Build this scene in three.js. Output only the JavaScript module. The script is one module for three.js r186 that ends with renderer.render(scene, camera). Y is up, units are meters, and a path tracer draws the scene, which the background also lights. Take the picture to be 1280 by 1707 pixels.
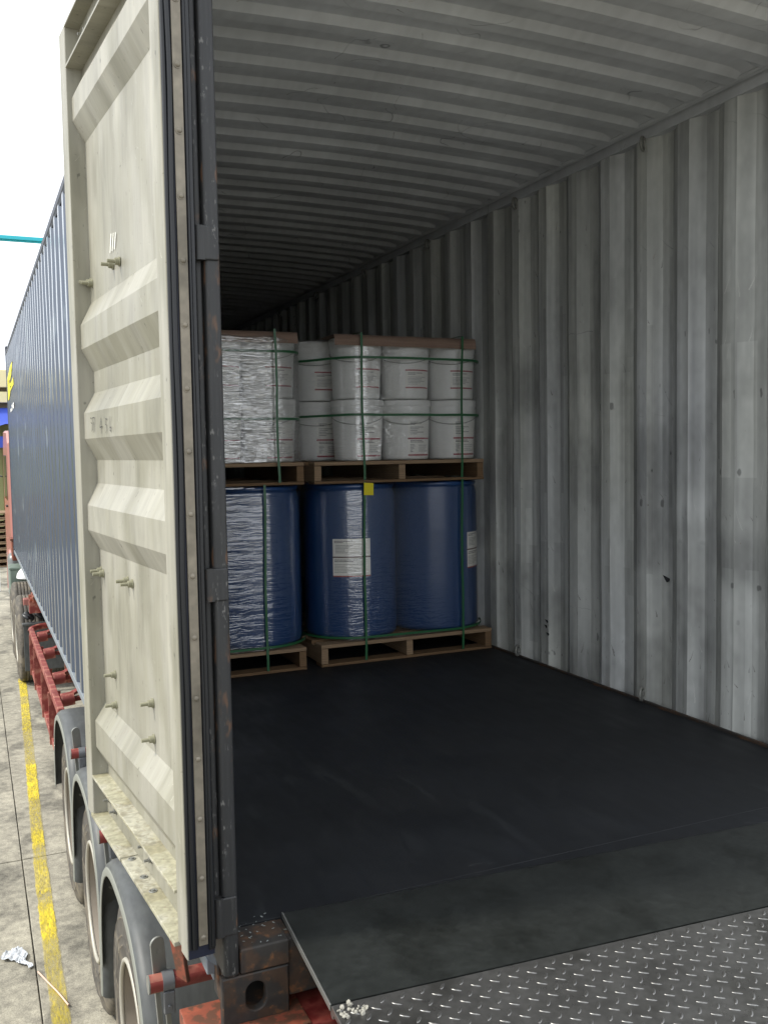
import * as THREE from 'three';
import { mergeGeometries, mergeVertices } from 'three/addons/utils/BufferGeometryUtils.js';
import { RoundedBoxGeometry } from 'three/addons/geometries/RoundedBoxGeometry.js';

// ───────────────────────── camera, sky, sun, exposure ─────────────────────────
const renderer = new THREE.WebGLRenderer({ antialias: true });
renderer.toneMapping = THREE.LinearToneMapping;
renderer.toneMappingExposure = 1.35;
renderer.shadowMap.enabled = true;
const scene = new THREE.Scene();
const camera = new THREE.PerspectiveCamera(57.5, 767 / 1024, 0.05, 400);
camera.rotation.order = 'YXZ';
camera.position.set(-0.557, 1.2264, 2.195);
camera.rotation.set(-0.0658, -0.415, -0.0165);

const SUN = new THREE.Vector3(-0.64, 0.74, -0.12).normalize();
{
  const W = 256, H = 128, d = new Float32Array(W * H * 4);
  for (let j = 0; j < H; j++) for (let i = 0; i < W; i++) {
    const el = ((j + 0.5) / H - 0.5) * Math.PI, az = ((i + 0.5) / W - 0.5) * 2 * Math.PI;
    const dir = new THREE.Vector3(Math.cos(el) * Math.cos(az), Math.sin(el), Math.cos(el) * Math.sin(az));
    const c = Math.max(0, dir.dot(SUN));
    const L = 4.2 + 1.4 * Math.pow(c, 6) + 0.2 * Math.sin(el);
    d.set([L * 0.945, L * 0.99, L * 1.05, 1], (j * W + i) * 4);
  }
  const sky = new THREE.DataTexture(d, W, H, THREE.RGBAFormat, THREE.FloatType);
  sky.mapping = THREE.EquirectangularReflectionMapping; sky.magFilter = THREE.LinearFilter; sky.needsUpdate = true;
  scene.background = sky; scene.environment = sky; scene.environmentIntensity = 0.3;
}
const sun = new THREE.DirectionalLight(new THREE.Color(1, 0.95, 0.85), 2.6);
sun.position.copy(SUN).multiplyScalar(40); sun.castShadow = true; sun.shadow.radius = 12;
sun.shadow.mapSize.set(2048, 2048);
Object.assign(sun.shadow.camera, { left: -20, right: 20, top: 20, bottom: -20, near: 1, far: 90 });
scene.add(sun, sun.target);

// ───────────────────────── helpers ─────────────────────────
let seed = 7;
const rnd = () => { seed = (seed + 0x6d2b79f5) | 0; let t = Math.imul(seed ^ (seed >>> 15), 1 | seed); t = (t + Math.imul(t ^ (t >>> 7), 61 | t)) ^ t; return ((t ^ (t >>> 14)) >>> 0) / 4294967296; };
const rr = (a, b) => a + (b - a) * rnd();
const clamp = (x, a = 0, b = 1) => Math.min(b, Math.max(a, x));
const sm = (a, b, x) => { const t = clamp((x - a) / (b - a)); return t * t * (3 - 2 * t); };
const names = {};
const numbered = (n) => { const k = names[n] = (names[n] ?? -1) + 1; return k ? `${n}_${String(k).padStart(3, '0')}` : n; };
function tag(o, label, category, group, kind) {
  if (label) o.userData.label = label;
  if (category) o.userData.category = category;
  if (group) o.userData.group = group;
  if (kind) o.userData.kind = kind;
  return o;
}
function thing(name, label, category, pos = [0, 0, 0], group) {
  const o = new THREE.Group(); o.name = numbered(name); o.position.set(...pos); scene.add(o);
  return tag(o, label, category, group);
}
// texture coordinates in metres, by the way each face points
function boxUV(g) {
  g = g.index ? g.toNonIndexed() : g;
  const p = g.attributes.position, uv = new Float32Array(p.count * 2), a = new THREE.Vector3(), b = new THREE.Vector3(), c = new THREE.Vector3();
  for (let i = 0; i < p.count; i += 3) {
    a.fromBufferAttribute(p, i); b.fromBufferAttribute(p, i + 1); c.fromBufferAttribute(p, i + 2);
    const n = b.clone().sub(a).cross(c.clone().sub(a)), x = Math.abs(n.x), y = Math.abs(n.y), z = Math.abs(n.z);
    [a, b, c].forEach((v, k) => { const [s, t] = x >= y && x >= z ? [v.z, v.y] : y >= z ? [v.x, v.z] : [v.x, v.y]; uv[(i + k) * 2] = s; uv[(i + k) * 2 + 1] = t; });
  }
  g.setAttribute('uv', new THREE.BufferAttribute(uv, 2));
  return g;
}
const clean = (g) => { g = g.index ? g.toNonIndexed() : g; for (const k of Object.keys(g.attributes)) if (!['position', 'normal', 'uv'].includes(k)) g.deleteAttribute(k); return g; };
function mesh(name, geos, mat, parent = scene, keepUV = false) {
  geos = [geos].flat();
  let g = geos.length > 1 ? mergeGeometries(geos.map(clean)) : geos[0];
  if (!keepUV) g = boxUV(g);
  const m = new THREE.Mesh(g, mat); m.name = parent === scene ? numbered(name) : name;
  m.castShadow = m.receiveShadow = true; parent.add(m);
  return m;
}
function place(g, x = 0, y = 0, z = 0, rx = 0, ry = 0, rz = 0) { g.applyMatrix4(new THREE.Matrix4().compose(new THREE.Vector3(x, y, z), new THREE.Quaternion().setFromEuler(new THREE.Euler(rx, ry, rz)), new THREE.Vector3(1, 1, 1))); return g; }
// box between two corners, edges softened by r
function bx(x0, x1, y0, y1, z0, z1, r = 0.003) {
  const w = Math.abs(x1 - x0), h = Math.abs(y1 - y0), d = Math.abs(z1 - z0);
  r = Math.min(r, w * 0.45, h * 0.45, d * 0.45);
  const g = r > 0.0004 ? new RoundedBoxGeometry(w, h, d, 1, r) : new THREE.BoxGeometry(w, h, d);
  return place(g, (x0 + x1) / 2, (y0 + y1) / 2, (z0 + z1) / 2);
}
const V = (x, y, z) => new THREE.Vector3(x, y, z);
function rod(a, b, r, seg = 12, r2 = r) {
  const A = V(...a), B = V(...b), d = B.clone().sub(A), g = new THREE.CylinderGeometry(r2, r, d.length(), seg);
  g.applyQuaternion(new THREE.Quaternion().setFromUnitVectors(V(0, 1, 0), d.clone().normalize()));
  return place(g, ...A.add(B).multiplyScalar(0.5).toArray());
}
// square bar from a to b
function bar(a, b, w, h) {
  const A = V(...a), B = V(...b), L = A.distanceTo(B), g = new RoundedBoxGeometry(w, h, L, 1, Math.min(w, h) * 0.12);
  const m = new THREE.Matrix4().lookAt(B, A, Math.abs(B.y - A.y) / L > 0.95 ? V(1, 0, 0) : V(0, 1, 0)); g.applyMatrix4(m);
  return place(g, ...A.add(B).multiplyScalar(0.5).toArray());
}
function tube(pts, r, seg = 60, rad = 8, closed = false) { return new THREE.TubeGeometry(new THREE.CatmullRomCurve3(pts.map((p) => V(...p)), closed), seg, r, rad, closed); }
function extrude(pts, depth, holes = [], bevel = 0) {
  const s = new THREE.Shape(pts.map((p) => new THREE.Vector2(...p)));
  for (const h of holes) s.holes.push(new THREE.Path(h.map((p) => new THREE.Vector2(...p))));
  return new THREE.ExtrudeGeometry(s, { depth, bevelEnabled: bevel > 0, bevelSize: bevel, bevelThickness: bevel, bevelSegments: 1, steps: 1 });
}
const stadium = (cx, cy, w, h, n = 8) => { const r = Math.min(w, h) / 2, o = []; for (let k = 0; k < 4 * n; k++) { const a = (k + 0.5) / (4 * n) * 2 * Math.PI, c = Math.cos(a), s = Math.sin(a); o.push([cx + c * r + Math.sign(c) * (w / 2 - r), cy + s * r + Math.sign(s) * (h / 2 - r)]); } return o; };

// ───────────────────────── noise and textures ─────────────────────────
const hash = (x, y, s) => { let h = Math.imul(x, 374761393) ^ Math.imul(y, 668265263) ^ Math.imul(s, 2246822519); h = Math.imul(h ^ (h >>> 13), 1274126177); return ((h ^ (h >>> 16)) >>> 0) / 4294967296; };
function pn(u, v, fx, fy, s = 1) {           // periodic value noise, u and v in 0..1
  const x = u * fx, y = v * fy, i = Math.floor(x), j = Math.floor(y), a = x - i, b = y - j, A = a * a * (3 - 2 * a), B = b * b * (3 - 2 * b);
  const w = (p, q) => hash(((p % fx) + fx) % fx, ((q % fy) + fy) % fy, s);
  return (w(i, j) * (1 - A) + w(i + 1, j) * A) * (1 - B) + (w(i, j + 1) * (1 - A) + w(i + 1, j + 1) * A) * B;
}
function fb(u, v, fx, fy, o = 4, s = 1) { let t = 0, a = 0.5, n = 0; for (let k = 0; k < o; k++) { t += a * pn(u, v, fx << k, fy << k, s + k * 17); n += a; a *= 0.55; } return t / n; }
// stamps short scratches and chips into the pixels: [how many, colour, strength, longest in pixels, where(v) 0..1, slant]
function stamp(d, w, h, list) {
  for (const [n, col, str, len, where, slant] of list) for (let k = 0; k < n; k++) {
    let x = rnd() * w, y = rnd() * h; if (rnd() > where(y / h)) continue;
    let a = slant + rr(-0.6, 0.6); const L = len * Math.pow(rnd(), 2) + 2, wide = rnd() < 0.25 ? 2 : 1, s0 = str * rr(0.4, 1);
    for (let q = 0; q < L; q++) {
      const s = s0 * (1 - q / L);
      for (let m = 0; m < wide; m++) { const i = (((Math.floor(y) % h) + h) % h * w + (((Math.floor(x) + m) % w) + w) % w) * 4; for (let c = 0; c < 3; c++) d[i + c] += (col[c] - d[i + c]) * s; }
      a += rr(-0.08, 0.08); x += Math.cos(a); y += Math.sin(a);
    }
  }
}
function tex(w, h, fn, { srgb = true, rx = 1, ry = 1, marks } = {}) {
  const d = new Uint8Array(w * h * 4);
  for (let j = 0; j < h; j++) for (let i = 0; i < w; i++) {
    const c = fn((i + 0.5) / w, (j + 0.5) / h), k = (j * w + i) * 4;
    if (typeof c === 'number') d[k] = d[k + 1] = d[k + 2] = clamp(c) * 255; else { d[k] = clamp(c[0], 0, 255); d[k + 1] = clamp(c[1], 0, 255); d[k + 2] = clamp(c[2], 0, 255); }
    d[k + 3] = 255;
  }
  if (marks) stamp(d, w, h, marks);
  const t = new THREE.DataTexture(d, w, h, THREE.RGBAFormat);
  t.wrapS = t.wrapT = THREE.RepeatWrapping; t.magFilter = THREE.LinearFilter; t.minFilter = THREE.LinearMipmapLinearFilter; t.generateMipmaps = true;
  if (srgb) t.colorSpace = THREE.SRGBColorSpace;
  t.repeat.set(1 / rx, 1 / ry); t.needsUpdate = true;        // rx, ry: metres per repeat
  return t;
}
const mix = (a, b, t) => [a[0] + (b[0] - a[0]) * t, a[1] + (b[1] - a[1]) * t, a[2] + (b[2] - a[2]) * t];
const mul = (a, t) => [a[0] * t, a[1] * t, a[2] * t];
const M = (o) => new THREE.MeshPhysicalMaterial(o);
function canvasTex(w, h, draw, srgb = true) {
  const c = document.createElement('canvas'); c.width = w; c.height = h; draw(c.getContext('2d'), w, h);
  const t = new THREE.CanvasTexture(c); if (srgb) t.colorSpace = THREE.SRGBColorSpace; return t;
}

// container inside: old light-grey paint with runs, rubs and repainted rectangles
const wallMarks = []; for (let k = 0; k < 90; k++) wallMarks.push([rnd(), rnd() * 0.75, rr(0.003, 0.011), rr(0.03, 0.25), rr(-1, 1)]);
const scratches = []; for (let k = 0; k < 240; k++) scratches.push([rnd(), Math.pow(rnd(), 1.5), rr(0.001, 0.008), rr(-0.012, 0.012), rr(-0.6, 0.9)]);
function marked(u, v, base) {
  let t = base;
  for (const m of wallMarks) if (Math.abs(u - m[0]) < m[2] && Math.abs(v - m[1]) < m[3]) t += m[4] * 0.09;
  return t;
}
const tWall = tex(2048, 1024, (u, v) => {
  const streak = fb(u, v, 96, 2, 3, 3), blotch = fb(u, v, 10, 5, 4, 9), fine = fb(u, v, 200, 60, 2, 21);
  let k = 0.93 + 0.4 * (streak - 0.38) + 0.2 * (blotch - 0.5) + 0.08 * (fine - 0.5);
  k = marked(u, v, k);
  const grime = sm(0.55, 0.85, fb(u, v, 14, 7, 4, 31)) * (1 - 0.5 * v); k -= 0.2 * grime;
  k -= 0.3 * sm(0.78, 0.84, fb(u, v, 90, 34, 3, 55)) * sm(0.42, 0.62, fb(u, v, 7, 4, 2, 60));
  const c = mix([181, 182, 174], [172, 174, 175], fb(u, v, 20, 2, 2, 41));
  return mul(c, k);
}, { rx: 4.1, ry: 2.7, marks: [[900, [52, 48, 44], 0.8, 26, (v) => (v < 0.25 ? 0.9 : 0.22), 1.4], [700, [226, 226, 218], 0.5, 60, (v) => (v < 0.5 ? 0.6 : 0.25), 1.5], [260, [96, 66, 46], 0.6, 20, (v) => (v < 0.12 ? 1 : 0.1), 1.57], [160, [70, 72, 74], 0.5, 90, (v) => (v < 0.6 ? 0.5 : 0.1), 0.1]] });
const bWall = tex(1024, 512, (u, v) => 0.5 + 0.5 * (fb(u, v, 40, 24, 4, 71) - 0.5) + 0.3 * (fb(u, v, 7, 5, 2, 72) - 0.5), { srgb: false, rx: 2.1, ry: 1.3 });
const tRoof = tex(1024, 1024, (u, v) => {
  let k = 0.86 + 0.22 * (fb(u, v, 5, 9, 4, 5) - 0.5) + 0.06 * (fb(u, v, 90, 30, 2, 6) - 0.5) + 0.06 * (fb(u, v, 2, 40, 2, 8) - 0.5);
  const cr = Math.abs(fb(u, v, 9, 9, 3, 15) - 0.5); k -= 0.3 * (1 - sm(0.0, 0.006, cr)) * sm(0.55, 0.7, fb(u, v, 12, 12, 2, 16));
  return mul(mix([220, 223, 224], [218, 220, 224], fb(u, v, 4, 4, 2, 18)), k);
}, { rx: 2.4, ry: 2.4, marks: [[140, [70, 68, 66], 0.7, 22, () => 0.5, 1.0], [60, [110, 84, 64], 0.4, 14, () => 0.5, 0]] });
const tCream = tex(1024, 1024, (u, v) => {
  const st = fb(u, v, 60, 3, 4, 2), bl = fb(u, v, 6, 6, 5, 4), gr = sm(0.5, 0.8, fb(u, v, 22, 8, 4, 12));
  let k = 0.93 + 0.13 * (st - 0.4) + 0.12 * (bl - 0.5) - 0.07 * gr;
  let c = mix([166, 163, 150], [148, 145, 129], sm(0.35, 0.7, fb(u, v, 9, 4, 3, 33)));
  k -= 0.22 * sm(0.86, 0.92, fb(u, v, 90, 60, 2, 44));
  return mul(c, k);
}, { rx: 1.15, ry: 1.4, marks: [[420, [96, 92, 76], 0.55, 40, () => 0.5, 1.57], [420, [230, 228, 214], 0.5, 46, () => 0.5, 1.2], [170, [116, 80, 56], 0.55, 26, () => 0.5, 1.57], [260, [84, 80, 70], 0.6, 8, () => 0.6, 0]] });
const tLedge = tex(512, 512, (u, v) => {
  const d = sm(0.5, 0.66, fb(u, v, 9, 9, 5, 3)), sp = sm(0.66, 0.74, fb(u, v, 44, 44, 3, 9)), mo = sm(0.55, 0.7, fb(u, v, 6, 6, 4, 31));
  let c = mix([166, 163, 146], [140, 135, 116], d); c = mix(c, [146, 140, 98], mo * 0.25); c = mix(c, [104, 96, 80], sp * 0.3);
  return mul(c, 0.86 + 0.28 * fb(u, v, 60, 60, 2, 14));
}, { rx: 0.7, ry: 0.7, marks: [[90, [112, 72, 44], 0.7, 20, () => 0.5, 0], [260, [80, 74, 62], 0.7, 7, () => 0.6, 0], [60, [206, 204, 190], 0.6, 16, () => 0.5, 0]] });
const tRust = tex(512, 512, (u, v) => {
  const a = fb(u, v, 8, 8, 5, 3), b = fb(u, v, 30, 30, 3, 7);
  let c = mix([46, 43, 40], [66, 50, 38], sm(0.45, 0.62, a)); c = mix(c, [96, 64, 40], sm(0.62, 0.8, b) * sm(0.4, 0.6, a)); c = mix(c, [36, 34, 34], sm(0.55, 0.75, fb(u, v, 12, 6, 3, 19)) * 0.7);
  return mul(c, 0.85 + 0.3 * b);
}, { rx: 0.5, ry: 0.5 });
const tPost = tex(512, 1024, (u, v) => {
  const a = fb(u, v, 20, 6, 4, 3), b = fb(u, v, 60, 8, 3, 9), f = fb(u, v, 80, 60, 3, 12);
  let c = mix([32, 33, 35], [46, 46, 45], a); c = mix(c, [120, 118, 114], 0.7 * sm(0.66, 0.76, f) * sm(0.5, 0.62, fb(u, v, 10, 4, 2, 5))); c = mix(c, [96, 66, 46], sm(0.68, 0.8, fb(u, v, 12, 12, 4, 27)) * 0.7);
  return mul(c, 0.8 + 0.35 * b);
}, { rx: 0.35, ry: 0.9, marks: [[500, [150, 149, 146], 0.6, 36, () => 0.5, 1.57], [200, [24, 24, 26], 0.6, 60, () => 0.5, 1.57]] });
const tConc = tex(2048, 2048, (u, v) => {
  const bl = fb(u, v, 5, 5, 6, 3), fine = pn(u, v, 700, 700, 5), mid = fb(u, v, 60, 60, 4, 8), st = sm(0.5, 0.72, fb(u, v, 9, 6, 5, 23)), cr = Math.abs(fb(u, v, 7, 7, 4, 14) - 0.5);
  let k = 0.9 + 0.26 * (bl - 0.5) + 0.24 * (fine - 0.5) + 0.42 * (mid - 0.5) - 0.22 * st;
  k -= 0.2 * (1 - sm(0, 0.004, cr)) * sm(0.45, 0.6, fb(u, v, 6, 6, 2, 88));
  return mul(mix([172, 166, 150], [156, 151, 135], mid), k);
}, { rx: 2.3, ry: 2.3, marks: [[900, [96, 92, 82], 0.5, 60, () => 0.6, 1.5], [600, [224, 220, 204], 0.5, 26, () => 0.6, 1.5], [500, [60, 58, 52], 0.6, 5, () => 0.6, 0]] });
const bConc = tex(1024, 1024, (u, v) => 0.5 * fb(u, v, 80, 80, 4, 3) + 0.5 * fb(u, v, 12, 12, 4, 6), { srgb: false, rx: 1.3, ry: 1.3 });
const tWood = tex(512, 512, (u, v) => {
  const g = fb(u, v, 3, 60, 4, 3), w = Math.sin((v * 26 + 3 * fb(u, v, 2, 4, 3, 9)) * 6.283) * 0.5 + 0.5;
  return mul(mix([160, 136, 106], [136, 110, 84], g), 0.84 + 0.12 * w + 0.14 * (fb(u, v, 8, 90, 2, 30) - 0.5));
}, { rx: 0.6, ry: 0.25 });
const tFloor = tex(1024, 1024, (u, v) => {
  let k = 0.8 + 0.35 * (fb(u, v, 6, 6, 5, 3) - 0.5) + 0.2 * (fb(u, v, 120, 20, 2, 7) - 0.5);
  const s = sm(0.7, 0.78, fb(u, v, 40, 8, 4, 13)) * sm(0.45, 0.65, fb(u, v, 4, 4, 2, 19));
  return mix(mul([17, 21, 27], k), [88, 88, 82], 0.2 * s);
}, { rx: 2.2, ry: 2.2, marks: [[260, [104, 104, 98], 0.5, 70, () => 0.5, 0.2], [500, [90, 90, 86], 0.5, 10, () => 0.5, 0.2], [120, [88, 70, 54], 0.4, 30, () => 0.5, 0.3]] });
const rFloor = tex(512, 512, (u, v) => 0.62 + 0.3 * (fb(u, v, 7, 7, 5, 4) - 0.5) + 0.16 * (fb(u, v, 40, 8, 3, 14) - 0.5), { srgb: false, rx: 1.7, ry: 1.7 });
const tSteel = tex(1024, 1024, (u, v) => {
  const a = fb(u, v, 8, 8, 5, 3), b = fb(u, v, 60, 60, 3, 7), d = sm(0.45, 0.75, fb(u, v, 9, 9, 5, 17));
  return mul(mix([138, 137, 135], [116, 115, 112], d), 0.86 + 0.2 * a + 0.2 * (b - 0.5));
}, { rx: 1.1, ry: 1.1 });
const rSteel = tex(512, 512, (u, v) => 0.33 + 0.14 * (fb(u, v, 9, 9, 5, 5) - 0.5) + 0.12 * (fb(u, v, 70, 70, 2, 8) - 0.5), { srgb: false, rx: 0.9, ry: 0.9 });
const tTyre = tex(512, 512, (u, v) => mul(mix([84, 80, 74], [124, 116, 102], sm(0.35, 0.75, fb(u, v, 6, 10, 4, 3))), 0.85 + 0.25 * fb(u, v, 40, 40, 2, 9)), { rx: 0.8, ry: 0.8 });
const tRed = tex(512, 512, (u, v) => mix(mul([128, 54, 48], 0.85 + 0.3 * fb(u, v, 9, 9, 4, 3)), [172, 118, 100], sm(0.46, 0.7, fb(u, v, 14, 14, 4, 9)) * 0.75), { rx: 0.7, ry: 0.7 });
const tOrange = tex(512, 512, (u, v) => mix(mul([138, 72, 52], 0.8 + 0.35 * fb(u, v, 9, 9, 4, 3)), [92, 60, 44], sm(0.48, 0.62, fb(u, v, 10, 10, 5, 9))), { rx: 0.3, ry: 0.3 });
const tBlue = tex(1024, 512, (u, v) => mul(mix(mix([22, 44, 70], [30, 52, 76], fb(u, v, 30, 3, 3, 3)), [126, 130, 130], 0.55 * sm(0.68, 0.8, fb(u, v, 40, 8, 4, 8))), 0.86 + 0.28 * fb(u, v, 12, 6, 4, 5)), { rx: 3.1, ry: 2.7 });
const tCard = tex(256, 256, (u, v) => mul([128, 106, 92], 0.88 + 0.2 * fb(u, v, 4, 40, 3, 3)), { rx: 0.4, ry: 0.4 });
const tPlas = tex(512, 512, (u, v) => mul(mix([70, 73, 74], [86, 88, 86], fb(u, v, 6, 6, 4, 3)), 0.86 + 0.26 * fb(u, v, 40, 20, 3, 9)), { rx: 0.8, ry: 0.8 });
const bFilm = tex(1024, 1024, (u, v) => {
  const w = u + 0.02 * fb(u, v, 3, 3, 2, 70), y = v + 0.035 * (fb(u, v, 4, 3, 3, 71) - 0.5);
  const f = 1 - Math.abs(2 * fb(w, y, 5, 60, 3, 75) - 1), g = 1 - Math.abs(2 * fb(w, y, 9, 28, 2, 85) - 1);
  return 0.5 * Math.pow(f, 3) + 0.5 * Math.pow(g, 4);
}, { srgb: false, rx: 0.7, ry: 0.7 });

const mat = {
  wall: M({ map: tWall, bumpMap: bWall, bumpScale: 0.002, roughness: 0.62 }),
  roof: M({ map: tRoof, roughness: 0.66, side: THREE.DoubleSide }),
  blue: M({ map: tBlue, roughness: 0.4, clearcoat: 1, clearcoatRoughness: 0.22 }),
  railBlue: M({ color: 0x7b8288, roughness: 0.55 }),
  rail: M({ map: tRoof, roughness: 0.66 }),
  cream: M({ map: tCream, roughness: 0.5, bumpMap: bWall, bumpScale: 0.0012 }),
  navy: M({ color: 0x181d2e, roughness: 0.5 }),
  rubber: M({ color: 0x141619, roughness: 0.38 }),
  strip: M({ map: tSteel, color: 0xf4e8d2, roughness: 0.42, metalness: 0.3 }),
  post: M({ map: tPost, roughness: 0.52 }),
  rust: M({ map: tRust, roughness: 0.75, bumpMap: bConc, bumpScale: 0.001 }),
  dark: M({ color: 0x1a1b1d, roughness: 0.8 }),
  floor: M({ map: tFloor, roughnessMap: rFloor, roughness: 1 }),
  steel: M({ map: tSteel, roughnessMap: rSteel, roughness: 1, metalness: 0.85 }),
  lip: M({ map: tSteel, color: 0x6c7271, roughnessMap: rSteel, roughness: 1.25, metalness: 0.55 }),
  bright: M({ color: 0x9c9c98, roughness: 0.35, metalness: 0.7 }),
  zinc: M({ color: 0x85857f, roughness: 0.5, metalness: 0.3 }),
  ledge: M({ map: tLedge, roughness: 0.75, bumpMap: bConc, bumpScale: 0.0015 }),
  edge: M({ map: tRust, color: 0xffffff, roughness: 0.6 }),
  oldBolt: M({ color: 0x8a8872, roughness: 0.7 }),
  conc: M({ map: tConc, bumpMap: bConc, bumpScale: 0.004, roughness: 0.9 }),
  wood: M({ map: tWood, roughness: 0.8 }),
  woodB: M({ map: tWood, color: 0xcfc3b0, roughness: 0.8 }),
  card: M({ map: tCard, roughness: 0.85 }),
  pail: M({ color: 0xe6e6e3, roughness: 0.38, clearcoat: 0.2, clearcoatRoughness: 0.2 }),
  lid: M({ color: 0xe6e6e3, roughness: 0.4 }),
  drum: M({ color: 0x1b3d6a, roughness: 0.34, clearcoat: 0.3, clearcoatRoughness: 0.15 }),
  strap: M({ color: 0x235a36, roughness: 0.4 }),
  film: M({ color: 0xffffff, transmission: 1, thickness: 0, roughness: 0.08, ior: 2.1, bumpMap: bFilm, bumpScale: 0.004, side: THREE.DoubleSide }),
  filmLoose: M({ color: 0xffffff, transmission: 1, thickness: 0, roughness: 0.12, ior: 2.33, bumpMap: bFilm, bumpScale: 0.006, side: THREE.DoubleSide }),
  filmTight: M({ color: 0xffffff, transmission: 1, thickness: 0, roughness: 0.1, ior: 2.1, bumpMap: bFilm, bumpScale: 0.0014, side: THREE.DoubleSide }),
  yellow: M({ color: 0xd8c81e, roughness: 0.7 }),
  tyre: M({ map: tTyre, roughness: 0.85 }),
  rim: M({ color: 0x8a8378, roughness: 0.6, metalness: 0.2 }),
  rimEdge: M({ color: 0xb4b0a4, roughness: 0.5, metalness: 0.3 }),
  plas: M({ map: tPlas, roughness: 0.5 }),
  plasEdge: M({ color: 0x8c8d86, roughness: 0.55 }),
  red: M({ map: tRed, roughness: 0.55 }),
  orange: M({ map: tOrange, roughness: 0.6 }),
  cab: M({ color: 0xb07268, roughness: 0.4, clearcoat: 0.6, clearcoatRoughness: 0.2 }),
  glass: M({ color: 0x1c2226, roughness: 0.08 }),
  white: M({ color: 0xdedede, roughness: 0.6 }),
};

// ───────────────────────── ground and yard ─────────────────────────
const G = -1.48;
{
  const ground = tag(mesh('ground', bx(-120, 120, G - 0.5, G - 0.05, -170, 60, 0), mat.conc), null, null, null, 'structure');
  const zs = [7, 0.05, -4.40, -8.80, -13.2, -17.6, -22, -26.4, -30.8], xs = [-12.5, -8.4, -4.3, -0.352, 3.7, 7.8];
  for (let i = 0; i < xs.length - 1; i++) for (let j = 0; j < zs.length - 1; j++) {
    const g = bx(xs[i] + 0.0025, xs[i + 1] - 0.0025, G - 0.09, G - rr(0, 0.002), zs[j + 1] + 0.005, zs[j] - 0.005, 0.006);
    mesh('slab', g, mat.conc, ground);
  }
  // the yard beyond the near slabs
  mesh('yard', [bx(-80, 80, G - 0.12, G - 0.006, -110, -30.82, 0), bx(-80, -12.52, G - 0.12, G - 0.006, -30.8, 30, 0), bx(7.82, 80, G - 0.12, G - 0.006, -30.8, 30, 0)], mat.conc, ground);

  // worn yellow line beside the trailer
  const tLine = tex(512, 2048, (u, v) => mix(mul([206, 184, 44], 0.8 + 0.4 * fb(u, v, 12, 160, 4, 3)), [168, 154, 98], 0.8 * sm(0.4, 0.66, 0.5 * fb(0.5, v, 2, 26, 3, 9) + 0.5 * fb(u, v, 16, 220, 4, 19))), {});
  const aLine = tex(512, 2048, (u, v) => {
    const e = Math.min(u, 1 - u) + 0.10 * (fb(u, v, 6, 90, 4, 13) - 0.5);
    const worn = fb(u, v, 14, 260, 5, 23), band = fb(0.5, v, 2, 20, 2, 29);
    const crack = 1 - 0.7 * (1 - sm(0, 0.012, Math.abs(fb(u, v, 3, 60, 3, 61) - 0.5)));
    return sm(0.10, 0.17, e) * crack * clamp(0.46 + 0.6 * sm(0.34, 0.62, band)) * (0.62 + 0.5 * sm(0.3, 0.7, worn));
  }, { srgb: false });
  const c = [[-0.098, -9.9], [-0.108, -9.275], [-0.155, -7.6], [-0.198, -6.01], [-0.241, -4.4], [-0.262, -3.25], [-0.27, -2.5], [-0.29, -0.8]], pos = [], uv = [], idx = [];
  const cv = new THREE.CatmullRomCurve3(c.map((p) => V(p[0], 0, p[1]))), N = 80;
  for (let k = 0; k <= N; k++) { const p = cv.getPointAt(k / N), w = 0.057; for (const s of [-1, 1]) { pos.push(p.x + s * w, G + 0.004, p.z); uv.push((s + 1) / 2, k / N); } }
  for (let k = 0; k < N; k++) idx.push(2 * k, 2 * k + 2, 2 * k + 1, 2 * k + 1, 2 * k + 2, 2 * k + 3);
  const g = new THREE.BufferGeometry(); g.setAttribute('position', new THREE.Float32BufferAttribute(pos, 3)); g.setAttribute('uv', new THREE.Float32BufferAttribute(uv, 2)); g.setIndex(idx); g.computeVertexNormals();
  tag(mesh('yellow_line', g, M({ map: tLine, alphaMap: aLine, transparent: true, roughness: 0.8, side: THREE.DoubleSide }), scene, true), null, null, null, 'structure');
}

// ───────────────────────── the container ─────────────────────────
const box = thing('shipping_container', 'dark blue corrugated shipping container, open at the rear with its cream door swung back', 'container');
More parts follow.
